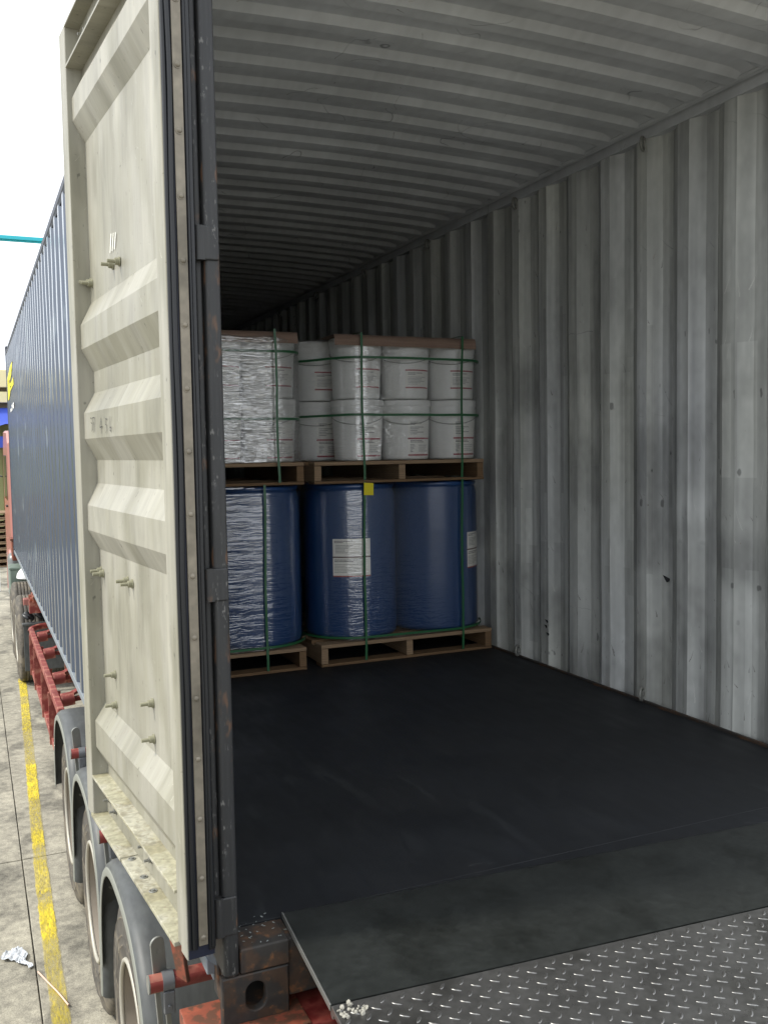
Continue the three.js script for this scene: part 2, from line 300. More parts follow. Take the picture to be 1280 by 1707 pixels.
// corrugated sheet along z: facets keep hard folds, dents bend them a little
function corrugated({ z0, z1, y0, y1, xa, xb, flatA, slope, flatB, phase, flip, rows = 26, dent = 0.003, s = 1 }) {
  const P = flatA + flatB + 2 * slope, geos = [], knots = [];
  for (let k = -2; ; k++) { const b = phase - k * P; if (b < z1 - P) break; knots.push([b, xa], [b - slope, xb], [b - slope - flatB, xb], [b - 2 * slope - flatB, xa]); }
  for (let k = 0; k < knots.length - 1; k++) {
    let [za, xA] = knots[k], [zb, xB] = knots[k + 1];
    if (zb > z0 || za < z1) continue;
    if (za > z0) { const t = (za - z0) / (za - zb); xA += (xB - xA) * t; za = z0; }
    if (zb < z1) { const t = (za - z1) / (za - zb); xB = xA + (xB - xA) * t; zb = z1; }
    const g = new THREE.PlaneGeometry(1, 1, 2, rows), p = g.attributes.position, uv = g.attributes.uv;
    for (let i = 0; i < p.count; i++) {
      const t = p.getX(i) + 0.5, v = p.getY(i) + 0.5, z = za + (zb - za) * t, y = y0 + (y1 - y0) * v;
      const D = dent * (2 * fb((z + 20) / 40, (y + 3) / 9, 60, 16, 3, s) - 1) * sm(0, 0.1, v) * sm(0, 0.06, 1 - v);
      p.setXYZ(i, xA + (xB - xA) * t + D, y, z); uv.setXY(i, -z + xA * 3, y);
    }
    if (flip) { const a = g.index.array; for (let q = 0; q < a.length; q += 3) { const w = a[q]; a[q] = a[q + 1]; a[q + 1] = w; } }
    g.computeVertexNormals(); geos.push(g.toNonIndexed());
  }
  return mergeGeometries(geos);
}
{
  const L = -12.19, prof = { flatA: 0.0705, flatB: 0.0705, slope: 0.0678 };
  // right wall: a (inner plane) -> b (outer plane)
  mesh('side_wall', corrugated({ ...prof, z0: -0.13, z1: L + 0.04, y0: -0.02, y1: 2.66, xa: 2.352, xb: 2.388, phase: -0.6445 - 2 * 0.0678 - 0.0705 + 0.2766, s: 3, dent: 0.006 }), mat.wall, box, true);
  mesh('outer_side_wall', corrugated({ ...prof, z0: -0.13, z1: L + 0.04, y0: -0.10, y1: 2.66, xa: 2.356, xb: 2.392, phase: -0.6445 - 2 * 0.0678 - 0.0705 + 0.2766, flip: true, s: 3, dent: 0.006, rows: 4 }), mat.blue, box, true);
  mesh('side_wall', corrugated({ ...prof, z0: -0.13, z1: L + 0.04, y0: -0.02, y1: 2.66, xa: -0.001, xb: -0.037, phase: -0.1, flip: true, s: 5, dent: 0.004 }), mat.wall, box, true);
  mesh('outer_side_wall', corrugated({ ...prof, z0: -0.13, z1: L + 0.04, y0: -0.105, y1: 2.66, xa: -0.006, xb: -0.042, phase: -0.1, s: 5, dent: 0.004 }), mat.blue, box, true);
  // front end wall
  { const g = corrugated({ flatA: 0.1, flatB: 0.1, slope: 0.04, z0: 2.36, z1: -0.01, y0: -0.02, y1: 2.66, xa: 0, xb: 0.045, phase: 2.3, rows: 4 }); g.rotateY(Math.PI / 2); g.translate(0, 0, L + 0.08);
    const p = g.attributes.position; mesh('end_wall', g, M({ map: tWall, roughness: 0.7, side: THREE.DoubleSide }), box, true); }
  mesh('end_wall_skin', bx(-0.02, 2.37, -0.1, 2.66, L + 0.012, L + 0.02, 0), mat.blue, box);
  // roof: crosswise flutes that die out before the rails, slight crown
  { const P = 0.2035, geos = [], kn = []; for (let k = -3; k < 61; k++) { const b = -0.501 - P * k + 0.018; kn.push([b, 1], [b - 0.036, 0], [b - 0.036 - 0.062, 0], [b - 0.072 - 0.062, 1]); }
    for (let k = 0; k < kn.length - 1; k++) {
      const [za, ha] = kn[k], [zb, hb] = kn[k + 1]; if (za > -0.001 || zb < L + 0.03) continue;
      const g = new THREE.PlaneGeometry(1, 1, 1, 48), p = g.attributes.position, uv = g.attributes.uv;
      for (let i = 0; i < p.count; i++) {
        const t = p.getX(i) + 0.5, v = p.getY(i) + 0.5, x = 0.03 + 2.292 * v, z = za + (zb - za) * t, f = sm(0.03, 0.13, x) * sm(0.03, 0.13, 2.352 - x + 0.0);
        const q = (x - 1.176) / 1.146, crown = 0.034 * (1 - q * q);
        p.setXYZ(i, x, 2.676 + 0.021 * (ha + (hb - ha) * t) * f + crown + 0.004 * (fb((z + 20) / 40, (x + 1) / 9, 70, 20, 3, 41) - 0.5) * f, z); uv.setXY(i, x, -z);
      }
      g.computeVertexNormals(); geos.push(g.toNonIndexed());
    }
    mesh('roof', mergeGeometries(geos), mat.roof, box, true);
    mesh('roof_skin', [bx(-0.03, 2.38, 2.742, 2.747, L + 0.01, -0.01, 0)], mat.blue, box); }
  // rails
  const ext = (pts, z0, z1) => place(extrude(pts, z1 - z0), 0, 0, z0);
  mesh('top_rail', [ext([[2.349, 2.640], [2.35, 2.69], [2.30, 2.676], [2.285, 2.682], [2.30, 2.705], [2.395, 2.705], [2.395, 2.640]], L, -0.1)], mat.rail, box);
  mesh('top_rail', [ext([[0.002, 2.640], [0.002, 2.676], [0.06, 2.678], [0.06, 2.705], [-0.042, 2.712], [-0.046, 2.700], [-0.046, 2.662], [-0.042, 2.655], [-0.036, 2.64]], L, -0.1)], mat.navy, box);
  for (const s of [0, 1]) {
    const x = s ? 2.36 : -0.044;
    mesh('bottom_rail', [bx(s ? 2.352 : -0.046, s ? 2.398 : 0.0, -0.142, -0.10, L + 0.16, -0.165, 0.004), bx(s ? 2.30 : -0.03, s ? 2.36 : 0.05, -0.16, -0.14, L + 0.16, -0.165, 0.003)], mat.railBlue, box);
  }
  mesh('floor_edge_trim', [bx(2.338, 2.353, -0.004, 0.013, L + 0.1, -0.13, 0.004), bx(0.0, 0.02, -0.004, 0.013, L + 0.1, -0.13, 0.004)], mat.edge, box);
  mesh('floor', [bx(-0.02, 2.37, -0.06, 0.0, L + 0.04, -0.1145, 0.001)], mat.floor, box);
  mesh('threshold_plate', [bx(0.14, 2.35, -0.0035, 0.0, -0.114, -0.003, 0.001)], mat.floor, box);
  mesh('cross_member', Array.from({ length: 30 }, (_, k) => bx(0, 2.35, -0.15, -0.062, -0.5 - k * 0.38, -0.46 - k * 0.38, 0.002)), mat.navy, box);
  // front corner posts and castings
  for (const x of [-0.046, 2.30]) { mesh('corner_post', bx(x, x + 0.1, -0.075, 2.66, L, L + 0.1, 0.006), mat.navy, box); for (const y of [-0.19, 2.66]) mesh('corner_casting', bx(x - 0.002, x + 0.16, y, y + 0.115, L - 0.004, L + 0.17, 0.008), mat.navy, box); }
  // rear posts
  mesh('corner_post', [bx(-0.040, 0.000, -0.07, 2.66, -0.12, 0.004, 0.012), bx(-0.058, -0.040, 0.03, 2.64, -0.10, -0.012, 0.006)], mat.post, box);
  mesh('corner_post', [bx(2.352, 2.396, -0.07, 2.66, -0.16, 0.0, 0.01)], mat.post, box);
  mesh('door_header', bx(-0.04, 2.395, 2.69, 2.74, -0.035, 0.0, 0.006), mat.navy, box);
  for (const y of [[1.677, 1.756], [0.873, 0.952], [0.045, 0.142], [2.42, 2.5]]) {
    mesh('hinge', [rod([-0.046, y[0], -0.004], [-0.046, y[1], -0.004], 0.0155, 14), bx(-0.046, -0.004, y[0], y[1], -0.004, 0.0095, 0.004)], mat.post, box);
  }
  // sill and lower casting with its holes
  mesh('door_sill', [bx(0.126, 2.352, -0.155, -0.004, -0.114, -0.006, 0.005), bx(0.002, 0.13, -0.066, -0.001, -0.112, 0.002, 0.006)], mat.rust, box);
  const hole = stadium(0.039, -0.127, 0.058, 0.08);
  mesh('corner_casting', [
    place(extrude([[-0.043, -0.187], [0.122, -0.187], [0.122, -0.07], [-0.043, -0.07]], 0.022, [hole], 0.003), 0, 0, -0.022),
    place(extrude([[0.0, -0.187], [0.15, -0.187], [0.15, -0.07], [0.0, -0.07]], 0.02, [stadium(0.085, -0.127, 0.05, 0.076)], 0.003), -0.023, 0, -0.022, 0, Math.PI / 2 * -1 + Math.PI, 0),
    bx(-0.02, 0.119, -0.19, -0.172, -0.175, -0.027, 0.002), bx(-0.02, 0.119, -0.086, -0.068, -0.175, -0.027, 0.002), bx(0.1, 0.12, -0.172, -0.086, -0.175, -0.027, 0.002), bx(-0.02, 0.1, -0.172, -0.086, -0.178, -0.16, 0.002),
  ], mat.rust, box);
  mesh('corner_casting', bx(2.24, 2.397, -0.187, -0.07, -0.178, 0.002, 0.008), mat.rust, box);
  // lashing rings on rail and floor edge
  for (let k = 0; k < 6; k++) for (const y of [2.628, 0.032]) {
    const z = -1.335 - k * 1.1064, up = y > 1, g = new THREE.TorusGeometry(0.03, 0.0062, 8, 22, Math.PI * 1.75); g.rotateZ(up ? 2.2 : -0.6); g.rotateY(0.62);
    mesh('lashing_ring', [place(g, 2.326, y + (up ? -0.012 : 0.014), z), rod([2.353, y + 0.012, z - 0.02], [2.338, y + 0.012, z - 0.01], 0.011, 8)], mat.zinc, box);
  }
  // dark scuffs and a torn patch on the right wall are bent metal lips
  const lips = []; for (const [y, z, h] of [[0.26, -2.17, 0.05], [0.23, -2.18, 0.04], [0.19, -2.165, 0.03], [0.62, -1.2, 0.05]]) mesh('torn_edge', place(new THREE.ConeGeometry(0.012, h, 5), 2.35, y, z, 0.3, 0, 0.9), mat.dark, box);
  // lettering on the outside near the front
  const glyph = canvasTex(256, 256, (c, w, h) => {
    c.fillStyle = '#000'; c.fillRect(0, 0, w, h); c.fillStyle = '#fff';
    c.beginPath(); c.moveTo(20, 60); c.lineTo(150, 10); c.lineTo(235, 10); c.lineTo(180, 90); c.lineTo(120, 120); c.lineTo(150, 150); c.lineTo(240, 130); c.lineTo(250, 190); c.lineTo(120, 200); c.lineTo(60, 250); c.lineTo(10, 250); c.closePath(); c.fill();
    c.fillStyle = '#000'; c.fillRect(70, 100, 40, 30); c.fillRect(120, 165, 40, 12);
  }, false);
  const dec = (y0, y1, za, zb, col, map) => { const g = new THREE.PlaneGeometry(za - zb, y1 - y0); g.rotateY(-Math.PI / 2); g.scale(1, 1, 1); return mesh('painted_lettering', place(g, -0.0465, (y0 + y1) / 2, (za + zb) / 2), M({ color: col, alphaMap: map, transparent: !!map, alphaTest: map ? 0.5 : 0, roughness: 0.5, side: THREE.DoubleSide }), box, true); };
  dec(1.99, 2.40, -9.9, -11.9, 0xe2d400, glyph);
  const glyph2 = canvasTex(128, 64, (c, w, h) => { c.fillStyle = '#000'; c.fillRect(0, 0, w, h); c.fillStyle = '#fff'; c.fillRect(14, 30, 30, 26); c.fillRect(52, 8, 26, 50); c.fillRect(86, 6, 30, 44); c.fillStyle = '#000'; c.fillRect(60, 30, 10, 30); c.fillRect(94, 18, 12, 8); }, false);
  dec(1.80, 1.90, -9.95, -11.3, 0xe8e8e8, glyph2);
}

// ───────────────────────── the open door ─────────────────────────
{
  const door = new THREE.Group(); door.name = 'door'; tag(door, 'cream inside face of the open left door with folded ribs and a navy hinge edge'); box.add(door);
  door.position.set(-0.128, 0, 0); door.rotation.y = Math.PI - Math.acos(0.0884) ; // local x runs to the free edge, z into the door
  const W = 1.165, H = 2.62;
  mesh('door_post', bx(1.072, W, -0.012, H, 0, 0.06, 0.004), mat.cream, door);
  mesh('door_post', [bx(0.0, 0.052, 0.0, H, 0.0, 0.058, 0.004), bx(0.054, 0.098, 0.005, H, 0.006, 0.058, 0.003)], mat.cream, door);
  mesh('bottom_channel', [bx(0.098, 1.074, 0.128, 0.137, 0.0, 0.056, 0.002), bx(0.098, 0.66, -0.009, 0.0035, -0.004, 0.056, 0.002), bx(0.668, 1.09, -0.010, 0.0025, -0.005, 0.056, 0.002)], mat.ledge, door);
  mesh('channel_web', bx(0.098, 1.074, 0.004, 0.127, 0.046, 0.056, 0.002), mat.cream, door);
  mesh('top_channel', [bx(0.098, 1.074, 2.484, 2.493, 0.0, 0.056, 0.002), bx(0.098, 1.074, 2.493, 2.612, 0.046, 0.056, 0.002), bx(0.098, 1.074, 2.612, H, 0.0, 0.056, 0.002)], mat.cream, door);
    const pr = [[2.484, 0.053], [2.462, 0.053], [2.389, 0.017], [2.316, 0.017], [2.25, 0.053], [1.73, 0.053], [1.656, 0.017], [1.577, 0.017], [1.503, 0.053], [1.433, 0.053], [1.366, 0.017], [1.281, 0.017], [1.21, 0.053], [1.133, 0.053], [1.06, 0.017], [0.977, 0.017], [0.91, 0.053], [0.383, 0.053], [0.325, 0.017], [0.235, 0.017], [0.168, 0.053], [0.137, 0.053]];
  const geos = [];
  for (let k = 0; k < pr.length - 1; k++) {
    const g = new THREE.PlaneGeometry(1, 1, 24, Math.ceil((pr[k][0] - pr[k + 1][0]) / 0.04)), p = g.attributes.position, uv = g.attributes.uv;
    for (let i = 0; i < p.count; i++) { const a = 0.5 - p.getX(i), t = 0.5 - p.getY(i), u = 0.09 + 0.99 * a, v = pr[k][0] + (pr[k + 1][0] - pr[k][0]) * t; p.setXYZ(i, u, v, pr[k][1] + (pr[k + 1][1] - pr[k][1]) * t + 0.0035 * (fb(u / 2, v / 3, 12, 20, 3, 17) - 0.5)); uv.setXY(i, u, v); }
    g.computeVertexNormals(); geos.push(g.toNonIndexed());
  }
  mesh('door_panel', mergeGeometries(geos), M({ map: tCream, roughness: 0.5, bumpMap: bWall, bumpScale: 0.0012, side: THREE.DoubleSide }), door, true);
  mesh('door_skin', bx(0.02, W - 0.02, 0.01, H - 0.02, 0.0605, 0.066, 0.001), mat.navy, door);
  mesh('hinge_edge', bx(-0.004, 0.0, 0.004, H, 0.003, 0.068, 0.001), mat.navy, door);
  // gasket: lip that wanders, flat steel strip with rivets, outer rubber
  const wav = (z, u, r, a) => tube(Array.from({ length: 40 }, (_, k) => [u + a * 0.4 * (pn(k / 40, 0.3, 13, 1, 4) - 0.5), 0.03 + 2.58 * k / 39, z + a * (pn(k / 40, 0.7, 9, 1, 8) - 0.5)]), r, 160, 8);
  mesh('gasket', [wav(0.017, -0.006, 0.0072, 0.006), wav(0.007, -0.004, 0.005, 0.003)], mat.rubber, door);
  mesh('gasket', [bx(-0.014, -0.0045, 0.02, 2.61, 0.052, 0.067, 0.003), wav(0.062, -0.014, 0.005, 0.003)], mat.rubber, door);
  mesh('gasket_strip', bx(-0.010, -0.0045, 0.035, 2.60, 0.027, 0.050, 0.0012), mat.strip, door);
  for (let k = 0; k < 18; k++) { const g = new THREE.SphereGeometry(0.0072, 12, 6, 0, Math.PI * 2, 0, Math.PI / 2); g.scale(1, 0.6, 1); g.rotateZ(Math.PI / 2); mesh('rivet', [place(g, -0.0105, 0.055 + 0.147 * k, 0.0385), rod([-0.0103, 0.055 + 0.147 * k, 0.0385], [-0.0115, 0.055 + 0.147 * k, 0.0385], 0.0092, 14)], mat.strip, door); }
  // bolt ends of the lock rod brackets
  const bolt = () => mergeGeometries([rod([0, 0, 0], [0, 0, -0.003], 0.0145, 12, 0.0145), place(new THREE.CylinderGeometry(0.0112, 0.0112, 0.011, 6), 0, 0, -0.0085, Math.PI / 2), rod([0, 0, -0.014], [0, 0, -0.036], 0.0058, 8, 0.0054)].map(clean));
  for (const [u, v] of [[0.654, 1.792], [0.735, 1.797], [1.03, 1.79], [1.06, 1.797], [1.055, 0.838], [1.02, 0.832], [0.629, 0.843], [0.685, 0.846], [0.9, 0.514], [0.9, 0.414], [0.441, 0.526], [0.441, 0.423]]) { const m = mesh('bolt', bolt(), mat.oldBolt, door); m.position.set(u, v, 0.052); m.rotation.z = rr(0, 1); }
  for (const [u, v] of [[1.02, 0.06], [0.93, 0.05], [0.56, 0.07], [0.49, 0.055], [0.98, 2.56], [0.9, 2.545], [0.55, 2.56], [0.47, 2.55]]) { const m = mesh('bolt', bolt(), mat.zinc, door); m.position.set(u, v, 0.045); m.scale.set(0.8, 0.8, 0.6); }
  for (const u of [0.64, 0.5, 0.4]) { const g = new THREE.TorusGeometry(0.010, 0.0025, 6, 14); g.rotateX(Math.PI / 2); mesh('bolt', [place(g, u, 0.004, 0.024), place(new THREE.CylinderGeometry(0.006, 0.007, 0.006, 6), u, 0.006, 0.024)], mat.zinc, door); }
  // marker scrawl on the third rib, chalk ticks above the upper bolts
  const ink = canvasTex(512, 160, (c, w, h) => {
    c.fillStyle = '#000'; c.fillRect(0, 0, w, h); c.strokeStyle = '#fff'; c.lineCap = 'round'; c.lineJoin = 'round'; c.lineWidth = 5;
    const st = (...p) => { c.beginPath(); c.moveTo(p[0], p[1]); for (let k = 2; k < p.length; k += 2) c.lineTo(p[k], p[k + 1]); c.stroke(); };
    st(20, 25, 40, 35); st(55, 30, 110, 28, 100, 110, 88, 128); st(70, 40, 40, 120); st(30, 60, 52, 66); st(95, 62, 60, 112);
    st(250, 40, 222, 100, 275, 96); st(252, 60, 250, 140);
    st(345, 48, 340, 84, 358, 92, 362, 120, 345, 140); st(345, 50, 372, 54);
    st(440, 40, 424, 90, 426, 128, 446, 134, 452, 108, 428, 108);
  }, false);
  const pl = (w, h, u, v, z, m, name) => { const g = new THREE.PlaneGeometry(w, h); g.rotateY(Math.PI); return mesh(name, place(g, u, v, z), m, door, true); };
  pl(0.34, 0.075, 0.80, 1.322, 0.0145, M({ color: 0x3a3a3a, alphaMap: ink, transparent: true, roughness: 0.8, side: THREE.DoubleSide }), 'handwriting');
  const chalk = canvasTex(128, 128, (c, w, h) => { c.fillStyle = '#000'; c.fillRect(0, 0, w, h); c.strokeStyle = '#fff'; c.lineWidth = 9; c.lineCap = 'round'; for (const x of [30, 62, 94]) { c.beginPath(); c.moveTo(x + 14, 14 + x * 0.2); c.lineTo(x - 10, 104); c.stroke(); } }, false);
  pl(0.11, 0.075, 0.72, 1.862, 0.0498, M({ color: 0xf2f2ea, alphaMap: chalk, transparent: true, roughness: 0.9, side: THREE.DoubleSide }), 'chalk_mark');
}

// ───────────────────────── pallets and their loads ─────────────────────────
const FZ = -2.735;
const zF = { L: FZ, R: FZ };
const woodTones = [mat.wood, mat.woodB];
function pallet(label, x0, x1, y0, h, group) {
  const p = thing('wooden_pallet', label, 'pallet', [(x0 + x1) / 2, y0, FZ - 0.55], group), w = (x1 - x0) / 2, d = 0.55, t = 0.02;
  for (let k = 0; k < 7; k++) { const z = d - 0.05 - k * (2 * d - 0.1) / 6; mesh('deck_board', bx(-w, w, h - t - rr(0, 0.001), h + rr(0, 0.001), z - 0.05, z + 0.05 - (k ? 0 : 0.001), 0.003), woodTones[k % 2], p); }
  for (let k = 0; k < 3; k++) { const z = d - 0.05 - k * (d - 0.05); mesh('bottom_board', bx(-w, w, 0, 0.016, z - 0.05, z + 0.049, 0.003), woodTones[(k + 1) % 2], p); }
  for (const x of [-w + 0.022, 0, w - 0.022]) mesh('stringer', bx(x - 0.021, x + 0.021, 0.0165, h - t - 0.0015, -d + 0.004, d - 0.004, 0.003), woodTones[x > 0 ? 1 : 0], p);
  return p;
}
pallet('wooden pallet on the dark floor under the two blue drums at right', 1.215, 2.325, 0.002, 0.126);
pallet('wooden pallet on the dark floor under the blue drum at left, beside the door post', 0.03, 1.128, 0.002, 0.126);
pallet('wooden pallet on top of the two blue drums at right, below the white pails', 1.195, 2.28, 1.043, 0.124);
pallet('wooden pallet on top of the left blue drum, below the crumpled wrapped pails', 0.03, 1.136, 1.045, 0.124);

// lathe with a hand-made profile
const lathe = (pts, seg = 56) => new THREE.LatheGeometry(pts.map((p) => new THREE.Vector2(...p)), seg);
const scribble = (c, x, y, w, h, n, col, jag = 1) => { c.fillStyle = col; for (let k = 0; k < n; k++) { let px = x; const end = x + w * rr(0.35, 1); while (px < end) { const l = rr(2, 9) * jag; c.fillRect(px, y + k * h / n, l, Math.max(1, h / n * 0.45)); px += l + rr(1, 4); } } };
const tPail = canvasTex(512, 512, (c, w, h) => {
  c.fillStyle = '#e9e8e2'; c.fillRect(0, 0, w, h);
  scribble(c, 40, 20, 210, 50, 3, '#3c3c40', 2); scribble(c, 40, 90, 330, 120, 5, '#6a6a6c', 1.4);
  c.fillStyle = '#9c1f33'; c.fillRect(0, 246, w, 22); c.fillRect(0, 484, w, 22);
  scribble(c, 40, 284, 360, 40, 2, '#2c2c30', 2.2); scribble(c, 40, 340, 90, 120, 6, '#75757a'); scribble(c, 200, 350, 240, 110, 4, '#a2a2a4');
});
const tPail2 = canvasTex(512, 300, (c, w, h) => {
  c.fillStyle = '#e7e6e0'; c.fillRect(0, 0, w, h); c.fillStyle = '#9c1f33'; c.fillRect(0, 8, w, 20); c.fillRect(0, 270, w, 20);
  scribble(c, 40, 56, 330, 40, 2, '#33333a', 2.2); scribble(c, 40, 116, 400, 130, 6, '#88888c');
});
const tDrum = canvasTex(512, 560, (c, w, h) => {
  c.fillStyle = '#dedcd4'; c.fillRect(0, 0, w, 258); c.fillRect(0, 278, w, 262); c.fillStyle = '#54352e'; c.fillRect(0, 258, w, 20); c.fillStyle = '#8f3a34'; c.fillRect(0, 540, w, 20);
  scribble(c, 22, 28, 250, 40, 2, '#2a2a2e', 2.4); scribble(c, 40, 90, 330, 130, 6, '#8a8a88', 1.6);
  scribble(c, 22, 304, 400, 44, 2, '#2e2e30', 2.4); scribble(c, 22, 370, 420, 140, 6, '#a09e98', 1.4);
});
const sticker = (t) => M({ map: t, roughness: 0.45, side: THREE.DoubleSide });
const mPail = sticker(tPail), mPail2 = sticker(tPail2), mDrum = sticker(tDrum);
function curvedLabel(r0, r1, y0, y1, a0, a1) {
  const g = new THREE.CylinderGeometry(r1, r0, y1 - y0, 20, 1, true, a0, a1 - a0); g.translate(0, (y0 + y1) / 2, 0); return g;
}
function makePail(label, group) {
  const p = thing('white_pail', label, 'pail', [0, 0, 0], group), hh = 0.352;
  mesh('bucket', lathe([[0.001, 0.002], [0.128, 0.002], [0.136, 0.008], [0.1372, 0.02], [0.1476, 0.245], [0.1500, 0.247], [0.1505, 0.262], [0.1488, 0.264], [0.1492, 0.282], [0.1520, 0.284], [0.1524, 0.300], [0.1500, 0.302], [0.1506, 0.330]]), mat.pail, p);
  mesh('lid', lathe([[0.149, 0.316], [0.1548, 0.317], [0.1556, 0.346], [0.1530, 0.352], [0.146, 0.352], [0.142, 0.345], [0.001, 0.344]]), mat.lid, p);
  const c = []; for (let k = 0; k <= 20; k++) { const a = Math.PI * k / 20; c.push([0.153 * Math.cos(a), 0.272 - 0.062 * Math.sin(a), 0.157 * Math.sin(a) * 0.98 + 0.001]); }
  mesh('handle', tube(c, 0.0022, 40, 6), mat.zinc, p);
  return p;
}
const pailA = makePail('white pail', 'wrapped white pails');
const lowLabel = (p) => mesh('label', curvedLabel(0.1378, 0.1470, 0.022, 0.232, 0, 1.25), mPail, p, true);
const topLabel = (p) => mesh('label', curvedLabel(0.1400, 0.1449, 0.062, 0.178, 0, 1.25), mPail2, p, true);
lowLabel(pailA);
const pailB = makePail('white pail'); topLabel(pailB);
// yaw so that the printed label stands a little to the right of the line of sight
const turnTo = (x, z, extra = 0) => Math.atan2(camera.position.x - x, camera.position.z - z) + extra;
let firstLow = true, firstTop = true;
function putPail(x, z, top, label, extra = 0) {
  let p = top ? pailB : pailA;
  if (top ? !firstTop : !firstLow) { p = p.clone(); p.name = numbered('white_pail'); scene.add(p); }
  if (top) firstTop = false; else firstLow = false;
  p.position.set(x, top ? 1.168 + 0.355 : 1.168, z); p.rotation.y = turnTo(x, z, extra); p.userData.label = label; delete p.userData.group;
}
const PZ = FZ - 0.182;
[[1.533, 'first', 'left of the three in front'], [1.843, 'second', 'middle of the three in front'], [2.152, 'third', 'rightmost, next to the container wall']].forEach(([x, , where], k) => {
  putPail(x, PZ + rr(-0.004, 0.004), false, `white pail in the bottom row of the right load, ${where}`, [-0.02, 0.12, 0.1][k]);
  putPail(x + rr(-0.004, 0.004), PZ + rr(-0.004, 0.004), true, `white pail in the top row of the right load, ${where}`, [0.0, 0.05, 0.02][k]);
});
putPail(1.375, PZ - 0.27, false, 'white pail in the bottom row of the right load, set back beside the left load', 0.0);
putPail(1.378, PZ - 0.27, true, 'white pail in the top row of the right load, set back beside the left load', -0.05);
putPail(0.994, PZ, false, 'white pail in the bottom row of the left load, at its right corner', -0.1);
putPail(0.994, PZ, true, 'white pail in the top row of the left load, at its right corner', -0.1);
putPail(0.680, PZ, false, 'white pail in the bottom row of the left load, cut by the door post', 0.1);
putPail(0.684, PZ, true, 'white pail in the top row of the left load, cut by the door post', 0.1);

function makeDrum(label) {
  const d = thing('blue_drum', label, 'drum'), R = 0.276;
  mesh('drum_body', lathe([[0.001, 0.004], [R - 0.03, 0.004], [R - 0.008, 0.012], [R, 0.035], [R, 0.29], [R + 0.0025, 0.298], [R, 0.306], [R, 0.60], [R + 0.0025, 0.608], [R, 0.616], [R - 0.001, 0.83], [R - 0.012, 0.868], [R - 0.014, 0.878], [R - 0.006, 0.884], [R - 0.006, 0.902], [R - 0.02, 0.906], [R - 0.028, 0.893], [0.001, 0.89]], 72), mat.drum, d);
  for (const [x, z] of [[0.14, 0.05], [-0.14, -0.05]]) mesh('bung', lathe([[0.001, 0.9], [0.03, 0.9], [0.034, 0.896], [0.034, 0.888]], 20).translate(x, 0, z), mat.drum, d);
  return d;
}
const DZ = FZ - 0.29;
const drumA = makeDrum('blue plastic drum with two stacked white labels, left of the two on the right pallet'); drumA.position.set(1.513, 0.131, DZ);
{ const f = turnTo(1.513, DZ); drumA.rotation.y = f;
  const drumC = drumA.clone(); drumC.name = numbered('blue_drum'); scene.add(drumC); drumC.position.set(0.905, 0.131, DZ); tag(drumC, 'blue plastic drum on the left pallet under crumpled film, beside the door post');
  const drumB = drumA.clone(); drumB.name = numbered('blue_drum'); scene.add(drumB); drumB.position.set(2.072, 0.131, DZ); drumB.rotation.y = turnTo(2.072, DZ); tag(drumB, 'blue plastic drum nearest the container wall, its labels half turned away');
  const drumD = drumA.clone(); drumD.name = numbered('blue_drum'); scene.add(drumD); drumD.position.set(0.335, 0.131, DZ); tag(drumD, 'blue plastic drum on the left pallet, hidden behind the door post');
  mesh('label', curvedLabel(0.2775, 0.2775, 0.372, 0.592, -0.36, 0.44), mDrum, drumA, true);
  mesh('label', curvedLabel(0.2775, 0.2775, 0.372, 0.592, 0.86, 1.66), mDrum, drumB, true); }

// cardboard strips along the top front edge
for (const [x0, x1, label] of [[1.335, 2.238, 'brown cardboard edge strip on top of the right pails'], [0.35, 1.118, 'brown cardboard edge strip on top of the left pails']]) {
  const y1 = 1.888, g = new THREE.PlaneGeometry(1, 1, 40, 10), p = g.attributes.position, ln = 0.065 + 0.30;
  for (let i = 0; i < p.count; i++) { const u = p.getX(i) + 0.5, s = (0.5 - p.getY(i)) * 1, fold = 0.82; const x = x0 + (x1 - x0) * u, wob = 0.004 * (fb(u, 0.4, 9, 2, 3, x0 > 1 ? 3 : 8) - 0.5);
    if (s > fold - 0.001) { const t = (s - fold) / (1 - fold); p.setXYZ(i, x, y1 - 0.066 * t + wob, FZ - 0.012 + 0.004 * t + wob); } else { const t = s / fold; p.setXYZ(i, x, y1 - 0.004 + wob, FZ - 0.012 - 0.3 * (1 - t)); } }
  g.computeVertexNormals();
  tag(mesh('cardboard_strip', g, M({ map: tCard, roughness: 0.85, side: THREE.DoubleSide })), label, 'cardboard');
}

// hull around circles in the x-z plane, used by film and bands
function hull(circles, off) {
  const pts = []; for (const [x, z, r] of circles) for (let k = 0; k < 48; k++) { const a = k / 48 * 2 * Math.PI; pts.push([x + (r + off) * Math.cos(a), z + (r + off) * Math.sin(a)]); }
  pts.sort((a, b) => a[0] - b[0] || a[1] - b[1]);
  const cr = (o, a, b) => (a[0] - o[0]) * (b[1] - o[1]) - (a[1] - o[1]) * (b[0] - o[0]), half = (list) => { const h = []; for (const p of list) { while (h.length > 1 && cr(h[h.length - 2], h[h.length - 1], p) <= 0) h.pop(); h.push(p); } h.pop(); return h; };
  const H = [...half(pts), ...half([...pts].reverse())];
  const out = []; let total = 0; const seg = H.map((p, i) => { const q = H[(i + 1) % H.length], l = Math.hypot(q[0] - p[0], q[1] - p[1]); total += l; return l; });
  const N = 300; let i = 0, acc = 0;
  for (let k = 0; k < N; k++) { const s = k / N * total; while (acc + seg[i] < s) { acc += seg[i]; i++; } const t = (s - acc) / seg[i], p = H[i], q = H[(i + 1) % H.length]; out.push([p[0] + (q[0] - p[0]) * t, p[1] + (q[1] - p[1]) * t]); }
  return { pts: out, total };
}
const circ = (list, r) => list.map(([x, z]) => [x, z, r]);
